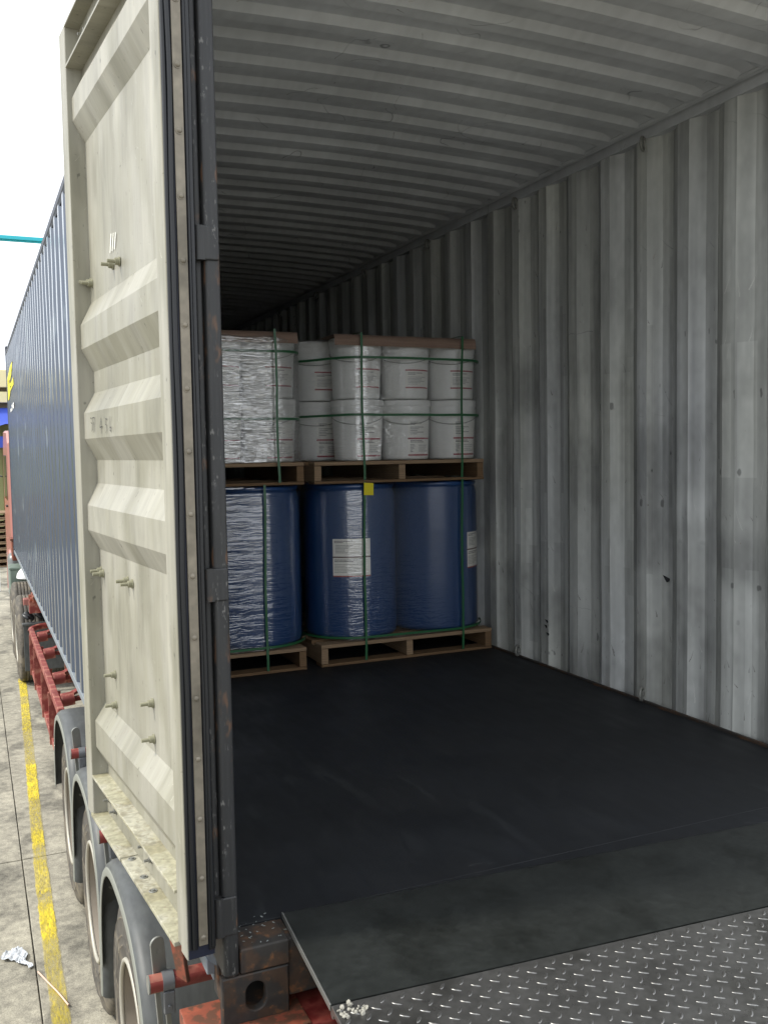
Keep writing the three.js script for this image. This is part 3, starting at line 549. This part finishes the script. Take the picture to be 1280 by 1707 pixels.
const loads = {
  RT: circ([[1.533, PZ], [1.843, PZ], [2.152, PZ], [1.378, PZ - 0.27], [2.152, PZ - 0.8], [1.38, PZ - 0.8]], 0.1565),
  LT: circ([[0.994, PZ], [0.19, PZ], [0.994, PZ - 0.8], [0.19, PZ - 0.8]], 0.1565),
  RB: circ([[1.513, DZ], [2.072, DZ], [1.513, DZ - 0.52], [2.072, DZ - 0.52]], 0.279),
  LB: circ([[0.905, DZ], [0.335, DZ], [0.905, DZ - 0.52], [0.335, DZ - 0.52]], 0.279),
};
// shrink film: follows the hull, puckers across, runs in over the top
function filmSheet(circles, y0, y1, amp, s, off) {
  const { pts, total } = hull(circles, off), N = pts.length, rows = 130, pos = [], uv = [], idx = [], cx = circles.reduce((a, c) => a + c[0], 0) / circles.length, cz = circles.reduce((a, c) => a + c[1], 0) / circles.length;
  for (let j = 0; j <= rows; j++) for (let i = 0; i <= N; i++) {
    const v = j / rows, [x, z] = pts[i % N], u = (i % N) / N, a = pts[(i + N - 1) % N], b = pts[(i + 1) % N], n = V(-(b[1] - a[1]), 0, b[0] - a[0]).normalize().multiplyScalar(-1);
    const y = y0 + (y1 - y0) * v, yy = v + 0.05 * (fb(u, v, 12, 3, 3, s + 5) - 0.5);
    const r1 = Math.pow(1 - Math.abs(2 * fb(u, yy, 9, 30, 3, s) - 1), 2), r2 = Math.pow(1 - Math.abs(2 * fb(u, yy, 20, 12, 2, s + 50) - 1), 3);
    const D = amp * (1 + 2 * sm(0.88, 0.97, v)) * (r1 * 0.8 + r2 * 0.5), pull = 0.05 * sm(0.955, 1, v);
    pos.push(x + n.x * D + (cx - x) * pull, y + 0.3 * D, z + n.z * D + (cz - z) * pull); uv.push(u * total + s * 0.13, y);
  }
  for (let j = 0; j < rows; j++) for (let i = 0; i < N; i++) { const p = j * (N + 1) + i; idx.push(p, p + 1, p + N + 1, p + 1, p + N + 2, p + N + 1); }
  const g = new THREE.BufferGeometry(); g.setAttribute('position', new THREE.Float32BufferAttribute(pos, 3)); g.setAttribute('uv', new THREE.Float32BufferAttribute(uv, 2)); g.setIndex(idx); g.computeVertexNormals();
  return g;
}
// several turns of film where the load is wrapped more than once
function film(circles, y0, y1, label, amp, s, m = mat.film, layers = 1) {
  const g = Array.from({ length: layers }, (_, k) => filmSheet(circles, y0, y1, amp, s + k * 7, 0.003 + k * 0.005).toNonIndexed());
  return tag(mesh('shrink_film', layers > 1 ? mergeGeometries(g) : g[0], m, scene, true), label, 'plastic film');
}
film(loads.RT, 1.172, 1.880, 'clear stretch film around the two rows of white pails at right', 0.0014, 11, mat.film, 2);
film(loads.LT, 1.172, 1.872, 'crumpled clear stretch film around the white pails at left', 0.007, 23, mat.filmLoose, 3);
film(loads.RB, 0.134, 1.036, 'clear stretch film around the two blue drums at right', 0.0004, 37, mat.filmTight);
film(loads.LB, 0.134, 1.036, 'crumpled clear stretch film around the blue drum at left', 0.0024, 51, mat.filmTight);

// green strapping: bands round a load, bands up its front
function ribbon(line, n, w, closed) {            // line: points, n: outward directions, w: direction of the width times half width
  const pos = [], idx = [], N = line.length;
  for (let k = 0; k < N; k++) for (const s of [-1, 1]) { const p = line[k], d = typeof w === 'function' ? w(k) : w; pos.push(p[0] + d[0] * s, p[1] + d[1] * s, p[2] + d[2] * s, p[0] + d[0] * s + n[k][0] * 0.0012, p[1] + d[1] * s + n[k][1] * 0.0012, p[2] + d[2] * s + n[k][2] * 0.0012); }
  const q = (a, b, c, d) => idx.push(a, b, c, b, d, c), E = closed ? N : N - 1;
  for (let k = 0; k < E; k++) { const a = k * 4, b = ((k + 1) % N) * 4; q(a, a + 2, b, b + 2); q(a + 3, a + 1, b + 3, b + 1); q(a + 1, a, b + 1, b); q(a + 2, a + 3, b + 2, b + 3); }
  const g = new THREE.BufferGeometry(); g.setAttribute('position', new THREE.Float32BufferAttribute(pos, 3)); g.setIndex(idx); const f = g.toNonIndexed(); f.computeVertexNormals(); return f;
}
function band(circles, y, label, s, sag = 0.004) {
  const { pts } = hull(circles, 0.017), N = pts.length, line = pts.map(([x, z], k) => [x, y + sag * (fb(k / N, 0.5, 12, 1, 2, s) - 0.5) * 2, z]), n = pts.map((p, k) => { const a = pts[(k + N - 1) % N], b = pts[(k + 1) % N], v = V(b[1] - a[1], 0, -(b[0] - a[0])).normalize(); return [v.x, v.y, v.z]; });
  tag(mesh('green_strap', ribbon(line, n, [0, 0.0066, 0], true), mat.strap), label, 'strap');
}
function upright(x, y0, y1, zs, label, dx = 0, top = true) {
  const line = [], n = [], K = 40; for (let k = 0; k <= K; k++) { const t = k / K; line.push([x + dx * t + 0.003 * Math.sin(7 * t + x * 9), y0 + (y1 - y0) * t, zs + 0.0015 * Math.sin(23 * t)]); n.push([0, 0, 1]); }
  if (top) for (let k = 1; k <= 10; k++) { line.push([x + dx, y1 + 0.002, zs - 0.03 * k]); n.push([0, 1, 0]); }
  tag(mesh('green_strap', ribbon(line, n, [0.0068, 0, 0]), mat.strap), label, 'strap');
}
band(loads.RT, 1.757, 'upper green strap running round the right pails', 3);
band(loads.RT, 1.432, 'lower green strap running round the right pails', 5);
band(loads.LT, 1.778, 'upper green strap running round the left pails', 7, 0.006);
band(loads.LT, 1.408, 'lower green strap running round the left pails', 9, 0.008);
band(loads.RB, 0.150, 'green strap low round the two blue drums at right', 11);
band(loads.LB, 0.150, 'green strap low round the blue drum at left', 13);
upright(1.492, 1.06, 1.894, FZ + 0.010, 'left upright green strap on the right pails', -0.006);
upright(2.122, 1.06, 1.894, FZ + 0.010, 'upright green strap on the right pails nearest the container wall', 0.012);
upright(0.985, 1.06, 1.894, FZ + 0.02, 'upright green strap on the crumpled left pails', -0.008);
upright(1.484, 0.02, 1.05, FZ + 0.006, 'upright green strap crossing the drum labels', 0.008, false);
upright(2.120, 0.02, 1.05, FZ + 0.006, 'upright green strap on the drum nearest the container wall', 0.006, false);
upright(0.895, 0.02, 1.05, FZ + 0.008, 'upright green strap on the left drum', 0.006, false);
tag(mesh('yellow_tag', place(bx(-0.03, 0.03, -0.035, 0.035, -0.001, 0.001, 0.0006), 1.516, 1.008, FZ + 0.014, -0.06, 0.05, -0.05), mat.yellow), 'small yellow tag on the strap at the top of the drum', 'tag');

// ───────────────────────── steel dock plate ─────────────────────────
{
  const dp = thing('dock_plate', 'dark steel dock plate with smooth lip and raised tread, laid into the container', 'dock plate', [0.148, 0, -0.125]); dp.rotation.y = -0.068;
  mesh('lip', place(extrude([[0, 0.002], [0.03, 0.0145], [0.462, 0.0145], [0.462, 0.0005], [0, 0.0005]], 2.0), 0, 0.001, 0, 0, -Math.PI / 2, 0).translate(2.0, 0, 0), mat.lip, dp);
  mesh('lip_edge', bx(-0.004, -0.0005, 0.001, 0.0165, 0.02, 0.462, 0.001), mat.bright, dp);
  mesh('tread_plate', bx(-0.002, 2.0, 0.001, 0.0165, 0.468, 2.9, 0.002), mat.steel, dp);
  mesh('hinge_tube', [rod([0.0, -0.004, 0.465], [2.0, -0.004, 0.465], 0.012, 10)], mat.steel, dp);
  const lens = new THREE.SphereGeometry(1, 10, 4, 0, Math.PI * 2, 0, Math.PI / 2); lens.scale(0.0132, 0.0024, 0.0042);
  const n = [], P = 0.0476; for (let i = 0; i < 42; i++) for (let j = 0; j < 50; j++) { n.push([0.015 + i * P, 0.489 + j * P, 0.9]); n.push([0.015 + (i + 0.5) * P, 0.489 + (j + 0.5) * P, -0.68]); }
  const im = new THREE.InstancedMesh(lens, mat.steel, n.length); const m4 = new THREE.Matrix4(), q = new THREE.Quaternion();
  n.forEach(([x, z, a], k) => { q.setFromAxisAngle(V(0, 1, 0), a); m4.compose(V(x, 0.0163, z), q, V(1, 1, 1)); im.setMatrixAt(k, m4); });
  im.name = 'tread_lugs'; im.userData.kind = 'stuff'; im.castShadow = im.receiveShadow = true; dp.add(im);
  // platform that carries it, behind and below the camera
  tag(mesh('loading_dock', [bx(-6, -0.0, G, -0.003, 0.85, 7, 0.02), bx(0.0, 9, G, -0.02, 0.85, 7, 0.02)], mat.conc), null, null, null, 'structure');
  // crumbs of dried mortar at the lip corner
  const cr = []; for (let k = 0; k < 26; k++) { const g = new THREE.IcosahedronGeometry(rr(0.0015, 0.007), 0); g.scale(1, 0.5, 1); cr.push(place(g, rr(0.118, 0.18), 0.02, rr(0.35, 0.41), rnd() * 3, rnd() * 3, rnd() * 3)); }
  tag(mesh('mortar_crumbs', cr, M({ color: 0x98958a, roughness: 0.9 })), 'pale mortar crumbs at the corner of the dock plate lip', 'debris', null, 'stuff');
  const fl = []; for (let k = 0; k < 34; k++) { const g = new THREE.CircleGeometry(rr(0.0008, 0.0042), 5); g.scale(1.6, 0.7, 1); g.rotateX(-Math.PI / 2); fl.push(place(g, rr(0.02, 0.14) + rr(-0.02, 0.02), 0.0035, rr(-0.125, -0.02) + rr(-0.03, 0.03), 0, rnd() * 6, 0)); }
  tag(mesh('paint_flakes', fl, M({ color: 0x848a88, roughness: 0.7, side: THREE.DoubleSide })), 'pale paint flakes on the door sill beside the post', 'debris', null, 'stuff');
}

// ───────────────────────── trailer ─────────────────────────
const tr = thing('semi_trailer', 'red container trailer with three wheels in grey mudguards below the container', 'trailer', [1.176, G, -6]);
tr.position.set(0, 0, 0);
function wheelParts(parent, name, x, z, R, dual = true) {
  const w = new THREE.Group(); w.name = name; w.position.set(x, G + R, z); parent.add(w);
  const prof = [[0.285, 0.005], [0.305, 0.0], [0.40, -0.004], [0.455, 0.003], [R - 0.03, 0.012], [R - 0.006, 0.028], [R, 0.045]];
  for (const gx of [0.075, 0.115, 0.155, 0.195]) prof.push([R, gx - 0.006], [R - 0.012, gx - 0.004], [R - 0.012, gx + 0.004], [R, gx + 0.006]);
  prof.push([R, 0.235], [R - 0.03, 0.262], [0.455, 0.272], [0.30, 0.27]);
  for (const [a, b] of [[0.33, 0], [0.365, 0], [0.43, 0]]) { const k = prof.findIndex((p) => p[0] > a); prof.splice(k, 0, [a - 0.003, -0.003], [a, -0.007], [a + 0.003, -0.003]); }
  const g = lathe(prof, 72); g.rotateZ(-Math.PI / 2);
  mesh('tyre', [g, dual ? g.clone().translate(0.33, 0, 0) : null].filter(Boolean), M({ map: tTyre, roughness: 0.85, side: THREE.DoubleSide }), w);
  const r = lathe([[0.001, 0.16], [0.10, 0.155], [0.12, 0.12], [0.15, 0.145], [0.20, 0.16], [0.25, 0.13], [0.262, 0.06], [0.268, 0.012]], 48); r.rotateZ(-Math.PI / 2); mesh('rim', [r, ...Array.from({ length: 10 }, (_, k) => { const a = k / 10 * Math.PI * 2; return rod([0.16, 0.17 * Math.cos(a), 0.17 * Math.sin(a)], [0.12, 0.17 * Math.cos(a), 0.17 * Math.sin(a)], 0.014, 6); })], M({ color: 0x857c70, roughness: 0.65, side: THREE.DoubleSide }), w);
  const e = new THREE.TorusGeometry(0.277, 0.010, 8, 48); e.rotateY(Math.PI / 2); mesh('rim_flange', e.translate(0.004, 0, 0), mat.rimEdge, w);
  return w;
}
{
  const R = 0.52, axles = [-1.27, -2.47, -3.67], yA = G + R;
  for (const z of axles) {
    wheelParts(tr, 'wheel', -0.095, z, R);
    mesh('axle', rod([0.1, yA, z], [2.3, yA, z], 0.065, 14), mat.dark, tr);
    // mudguard: arched sheet with a turned lip along its outer edge
    const ring = []; for (let k = 0; k <= 48; k++) { const a = -0.30 + (Math.PI + 0.34) * k / 48, c = Math.cos(a), s = Math.sin(a), e = 2.5, q = Math.pow(Math.pow(Math.abs(c), e) + Math.pow(Math.abs(s), e), -1 / e); ring.push([z + 0.63 * q * c, yA + 0.02 + 0.60 * q * s]); }
    const sheet = (prof) => { const pos = [], idx = [], n = prof.length; ring.forEach(([zz, yy], k) => { const a = ring[Math.max(0, k - 1)], b = ring[Math.min(48, k + 1)], t = V(0, b[1] - a[1], b[0] - a[0]).normalize(), nx = V(0, t.z, -t.y).multiplyScalar(-1); for (const [x, d] of prof) pos.push(x, yy + nx.y * d, zz + nx.z * d); }); for (let k = 0; k < 48; k++) for (let m = 0; m < n - 1; m++) { const p = k * n + m; idx.push(p, p + 1, p + n, p + 1, p + n + 1, p + n); } const g = new THREE.BufferGeometry(); g.setAttribute('position', new THREE.Float32BufferAttribute(pos, 3)); g.setIndex(idx); g.computeVertexNormals(); g.setAttribute('uv', new THREE.Float32BufferAttribute(new Float32Array(pos.length / 3 * 2), 2)); return g; };
    const f = mesh('mudguard', sheet([[0.50, 0.0], [-0.06, 0.0], [-0.10, -0.005], [-0.122, -0.018], [-0.130, -0.034]]), M({ map: tPlas, roughness: 0.5, side: THREE.DoubleSide }), tr);
    mesh('lip', sheet([[-0.128, -0.03], [-0.133, -0.036], [-0.133, -0.062], [-0.129, -0.066], [-0.127, -0.06], [-0.127, -0.036]]), M({ color: 0x85877f, roughness: 0.55, side: THREE.DoubleSide }), f);
    // carrier tube and its clamp
    const zt = z + 0.68, yt = -0.373;
    const t = mesh('mudguard_tube', rod([-0.13, yt, zt], [0.75, yt, zt], 0.027, 20), mat.red, tr);
    mesh('tube_cap', rod([-0.134, yt, zt], [-0.13, yt, zt], 0.0275, 20), mat.zinc, t);
    const s = mesh('slotted_arm', [place(extrude(stadium(0, 0, 0.042, 0.40), 0.006, [stadium(0, -0.03, 0.014, 0.22), stadium(0, 0.155, 0.014, 0.014)], 0.001), -0.088, yt - 0.06, zt - 0.036, 0.1, 0.25, 0.08), rod([-0.100, yt + 0.095, zt - 0.03], [-0.097, yt + 0.095, zt - 0.012], 0.012, 6)], M({ color: 0x8f908a, roughness: 0.5, metalness: 0.3 }), tr);
    mesh('pipe_clamp', [rod([-0.092, yt, zt], [-0.058, yt, zt], 0.031, 20), bx(-0.092, -0.058, yt - 0.09, yt - 0.02, zt + 0.016, zt + 0.03, 0.004), rod([-0.075, yt - 0.065, zt + 0.03], [-0.075, yt - 0.065, zt + 0.036], 0.006, 6)], M({ color: 0x75777a, roughness: 0.5, metalness: 0.3 }), tr);
  }
  // main beams, cross members, rear bolster
  for (const x of [0.68, 1.56]) mesh('main_beam', [bx(x, x + 0.14, -0.215, -0.20, -12.0, -0.14, 0.002), bx(x + 0.06, x + 0.08, -0.5, -0.215, -12.0, -0.14, 0.002), bx(x, x + 0.14, -0.515, -0.5, -12.0, -0.14, 0.002)], mat.red, tr);
  for (let k = 0; k < 9; k++) mesh('cross_member', bx(0.02, 2.33, -0.30, -0.196, -0.9 - k * 1.33 - 0.03, -0.9 - k * 1.33 + 0.03, 0.003), mat.red, tr);
  const bol = mesh('rear_bolster', [bx(-0.125, 2.48, -0.42, -0.192, -0.13, 0.075, 0.012)], M({ map: tRed, roughness: 0.55, color: 0xd0a0a0 }), tr);
  mesh('twist_lock_plate', [bx(-0.128, 0.16, -0.193, -0.1885, -0.125, 0.07, 0.002), bx(-0.1285, -0.124, -0.40, -0.19, -0.125, 0.072, 0.002)], mat.orange, tr);
  // rusty orange retainer tab beside the door foot
  mesh('guide_tab', [place(extrude([[-0.016, -0.05], [0.016, -0.065], [0.019, 0.03], [0.0, 0.065], [-0.019, 0.05]], 0.010, [], 0.002), -0.096, -0.118, -0.25, 0, -0.95, 0.2), place(bx(-0.02, 0.02, -0.008, 0.0, -0.01, 0.02, 0.002), -0.075, -0.085, -0.235, 0, -0.4, 0.1)], mat.orange, tr);
  // side guard: two long rails, posts, stays
  const xr = -0.07;
  const sg = mesh('side_guard_rail', [bar([xr, -0.525, -7.75], [xr, -0.5, -4.35], 0.045, 0.055), tube([[xr, -0.526, -7.72], [xr + 0.01, -0.525, -7.83], [xr + 0.08, -0.52, -7.92], [xr + 0.3, -0.51, -7.95]], 0.031, 20, 8)], mat.red, tr);
  mesh('side_guard_rail', bar([xr, -0.91, -7.6], [xr, -0.90, -4.4], 0.04, 0.05), mat.red, tr);
  for (const z of [-7.55, -6.9, -5.9, -5.1]) mesh('side_guard_post', bar([xr + 0.012, -0.53, z], [xr + 0.012, -0.93, z], 0.02, 0.09), mat.red, tr);
  for (const z of [-7.3, -6.45, -5.45, -4.75]) mesh('stay', [bar([xr + 0.03, -0.52, z], [0.68, -0.49, z - 0.05], 0.05, 0.03), bar([xr + 0.06, -0.50, z], [0.66, -0.26, z - 0.35], 0.05, 0.02), rod([xr + 0.03, -0.51, z + 0.03], [xr + 0.12, -0.50, z + 0.03], 0.05, 12)], mat.red, tr);
  for (const x of [0.22, 1.95]) mesh('landing_leg', [bx(x, x + 0.13, -0.98, -0.22, -7.62, -7.48, 0.008), bx(x - 0.05, x + 0.2, -1.02, -0.98, -7.68, -7.42, 0.006), rod([x + 0.065, -0.42, -7.48], [x + 0.065, -0.42, -7.38], 0.035, 10)], mat.orange, tr);
  for (const z of [-7.9, -7.7]) mesh('twist_lock', [bx(-0.05, 0.12, -0.24, -0.165, z - 0.08, z + 0.05, 0.01), rod([-0.03, -0.20, z], [-0.075, -0.20, z], 0.022, 10)], mat.orange, tr);
}

// ───────────────────────── tractor ahead of the container ─────────────────────────
{
  const t = thing('truck_tractor', 'faded red tractor unit coupled ahead of the blue container', 'truck', [0, 0, 0]);
  for (const z of [-9.78, -11.08]) wheelParts(t, 'wheel', -0.135, z, 0.52);
  wheelParts(t, 'wheel', -0.06, -13.75, 0.52, false);
  mesh('chassis', [bx(0.7, 0.85, -0.72, -0.45, -14.6, -8.9, 0.006), bx(1.5, 1.65, -0.72, -0.45, -14.6, -8.9, 0.006), bx(-0.02, 2.35, -0.55, -0.40, -9.1, -9.0, 0.006)], mat.red, t);
  mesh('mudflap', [bx(-0.085, 0.5, -1.23, -0.70, -9.13, -9.115, 0.006)], mat.plas, t);
  mesh('mudguard', [bx(-0.1, 0.5, -0.70, -0.672, -9.16, -9.06, 0.008)], mat.plas, t);
  const lumps = []; for (let k = 0; k < 9; k++) { const g = new THREE.SphereGeometry(rr(0.03, 0.05), 10, 7); g.scale(1.7, 0.7, 1); lumps.push(place(g, rr(-0.06, 0.35), -0.62 + rr(-0.03, 0.03), -9.16 + rr(-0.03, 0.04), rnd(), rnd() * 3, rnd() * 0.5)); }
  mesh('rubber_hose', lumps, mat.rubber, t);
  mesh('tail_box', [bx(-0.06, 0.04, -0.60, -0.45, -9.62, -9.5, 0.01)], mat.cab, t);
  const dome = new THREE.SphereGeometry(0.3, 20, 12, 0, Math.PI * 2, 0, Math.PI / 2); dome.scale(0.6, 0.55, 0.7); mesh('air_tank', place(dome, 0.14, -0.47, -11.75), mat.white, t);
  mesh('tool_box', [bx(-0.12, 0.5, -0.75, -0.36, -12.35, -11.85, 0.02), bx(-0.13, 0.5, -0.36, -0.33, -12.37, -11.83, 0.01)], M({ color: 0x6c7a70, roughness: 0.6 }), t);
  mesh('frame_end', [bx(-0.06, 0.5, -0.30, 0.0, -12.75, -12.45, 0.02), bx(-0.08, 0.5, 0.0, 0.03, -12.77, -12.43, 0.008)], mat.orange, t);
  mesh('fuel_tank', [bx(-0.10, 0.4, -0.95, -0.25, -13.4, -12.9, 0.08)], M({ color: 0x8c8f90, roughness: 0.4, metalness: 0.5 }), t);
  mesh('front_mudguard', [tube(Array.from({ length: 15 }, (_, k) => { const a = Math.PI * k / 14; return [-0.02, -0.95 + 0.66 * Math.sin(a), -13.75 + 0.66 * Math.cos(a)]; }), 0.06, 30, 8)], mat.cab, t);
  const cabShape = [[-12.75, -0.2], [-12.75, 1.42], [-12.95, 1.58], [-14.3, 1.62], [-14.75, 1.3], [-14.95, 0.5], [-15.0, -0.9], [-14.35, -0.9], [-14.3, -0.45], [-13.75, -0.2]];
  const cg = extrude(cabShape.map(([z, y]) => [-z, y]), 2.44, [], 0.03); cg.rotateY(Math.PI / 2);
  mesh('cab', place(cg, -0.025, 0, 0), mat.cab, t);
  mesh('window', bx(-0.062, -0.05, 0.55, 1.25, -14.45, -13.35, 0.02), mat.glass, t);
  mesh('mirror', [bx(-0.30, -0.14, 1.0, 1.3, -14.6, -14.5, 0.02), bar([-0.09, 1.36, -14.4], [-0.24, 1.36, -14.55], 0.02, 0.02), bar([-0.09, 0.9, -14.4], [-0.24, 0.96, -14.55], 0.02, 0.02)], mat.rubber, t);
  mesh('door_handle', bx(-0.085, -0.05, 0.45, 0.48, -13.45, -13.3, 0.006), mat.rubber, t);
}

// ───────────────────────── yard behind, seen past the container ─────────────────────────
{
  const b = thing('warehouse', 'olive walled warehouse with cream fascia and a blue awning far down the yard', 'building', [-8, G, -26]);
  const olive = M({ color: 0x8f8f62, roughness: 0.8 }), cr = M({ color: 0xe6d9a6, roughness: 0.7 }), br = M({ color: 0x5a5140, roughness: 0.8 });
  mesh('wall', [bx(-14, 14, 0, 3.6, -8, 0, 0.01)], olive, b);
  mesh('shutter', bx(4.5, 13, 0.2, 1.6, 0.02, 0.06, 0.005), M({ color: 0x8b6a3c, roughness: 0.8 }), b);
  mesh('fascia', [bx(-14.2, 14.2, 4.62, 5.1, -8, 0.3, 0.02), bx(-14.2, 14.2, 4.2, 4.5, -8, 0.25, 0.02)], cr, b);
  mesh('upper_wall', [bx(-14, 14, 3.6, 4.2, -8, 0.02, 0.01), bx(-14, 14, 4.5, 4.62, -8, 0.1, 0.01)], br, b);
  for (let k = 0; k < 14; k++) mesh('pilaster', bx(-13.9 + k * 2, -13.75 + k * 2, 0, 3.6, 0, 0.08, 0.01), olive, b);
  const aw = new THREE.PlaneGeometry(7, 1, 60, 6), p = aw.attributes.position; for (let i = 0; i < p.count; i++) { const v = 0.5 - p.getY(i); p.setXYZ(i, p.getX(i) + 9.5, 4.06 - 0.55 * v - (v > 0.99 ? 0.07 * Math.sin(p.getX(i) * 7) : 0), 0.1 + 1.3 * v); } aw.computeVertexNormals();
  mesh('awning', [aw, bx(6, 13, 2.95, 3.25, 1.2, 1.26, 0.01)], M({ color: 0x384fb0, roughness: 0.7, side: THREE.DoubleSide }), b);
  const stack = thing('pallet_stack', 'tall stack of yellowish pallets standing in front of the warehouse', 'pallets', [-0.35, G, -23]);
  for (let k = 0; k < 9; k++) { mesh('pallet_deck', [bx(-0.6, 0.6, k * 0.15 + 0.11, k * 0.15 + 0.14, -0.5, 0.5, 0.004), bx(-0.6, 0.6, k * 0.15, k * 0.15 + 0.025, -0.5, 0.5, 0.004)], mat.wood, stack); mesh('pallet_block', [-0.55, 0, 0.55].map((x) => bx(x - 0.05, x + 0.05, k * 0.15 + 0.026, k * 0.15 + 0.109, -0.49, 0.49, 0.003)), mat.woodB, stack); }
  const crate = thing('white_crate', 'white plastic slatted crate on the yard floor left of the truck', 'crate', [-0.62, G, -18.5]);
  for (let k = 0; k < 4; k++) mesh('slat', bx(-0.5, 0.5, 0.06 + k * 0.16, 0.15 + k * 0.16, 0.44, 0.47, 0.008), mat.white, crate);
  for (const x of [-0.48, 0.0, 0.48]) mesh('corner_leg', bx(x - 0.03, x + 0.03, 0, 0.72, 0.38, 0.438, 0.008), mat.white, crate);
  mesh('back_panel', bx(-0.5, 0.5, 0.06, 0.70, -0.45, -0.42, 0.008), mat.white, crate);
  const g = thing('gantry_beam', 'turquoise steel beam high above the yard, cut by the container', 'gantry', [-5, G, -20]);
  const cy = M({ color: 0x2fb6c4, roughness: 0.5 });
  mesh('beam', [bx(-5, 6.42, 7.42, 7.50, -0.1, 0.1, 0.008), bx(-5, 6.42, 7.39, 7.42, -0.03, 0.03, 0.004)], cy, g);
  for (const x of [-4.6, 0.6]) mesh('column', bx(x - 0.12, x + 0.12, 0, 7.36, -0.12, 0.12, 0.01), cy, g);
}

// litter on the concrete
{
  const g = new THREE.PlaneGeometry(0.17, 0.30, 24, 40), p = g.attributes.position;
  for (let i = 0; i < p.count; i++) { const x = p.getX(i), y = p.getY(i), t = (y + 0.15) / 0.3, w = 0.25 + 0.95 * sm(0.2, 0.85, t) * (1 - 0.35 * sm(0.85, 1, t)); p.setXYZ(i, x * w + 0.012 * Math.sin(t * 14), 0.003 + 0.034 * fb((x + 0.1) / 0.3, t, 12, 20, 3, 5) * (0.5 + 0.5 * t), -y); }
  g.computeVertexNormals();
  const bag = tag(mesh('plastic_scrap', g, M({ color: 0xbfc3c8, roughness: 0.4, side: THREE.DoubleSide })), 'crumpled white plastic scrap lying left of the yellow line', 'litter'); bag.position.set(-0.425, G + 0.002, -3.05); bag.rotation.y = 0.42; bag.scale.set(0.62, 0.8, 0.8);
  tag(mesh('paper_stick', tube([[-0.345, G + 0.012, -2.87], [-0.30, G + 0.012, -2.73], [-0.265, G + 0.014, -2.62], [-0.228, G + 0.012, -2.49]], 0.0045, 20, 6), M({ color: 0xdcb8a4, roughness: 0.7 })), 'thin pale stick lying across the worn yellow line', 'litter');
}
// put each vehicle's origin at its base
for (const [n, x, y, z] of [['semi_trailer', 1.176, G, -6], ['truck_tractor', 1.17, G, -12]]) { const o = scene.getObjectByName(n); o.position.set(x, y, z); for (const c of o.children) c.position.sub(o.position); }
renderer.render(scene, camera);
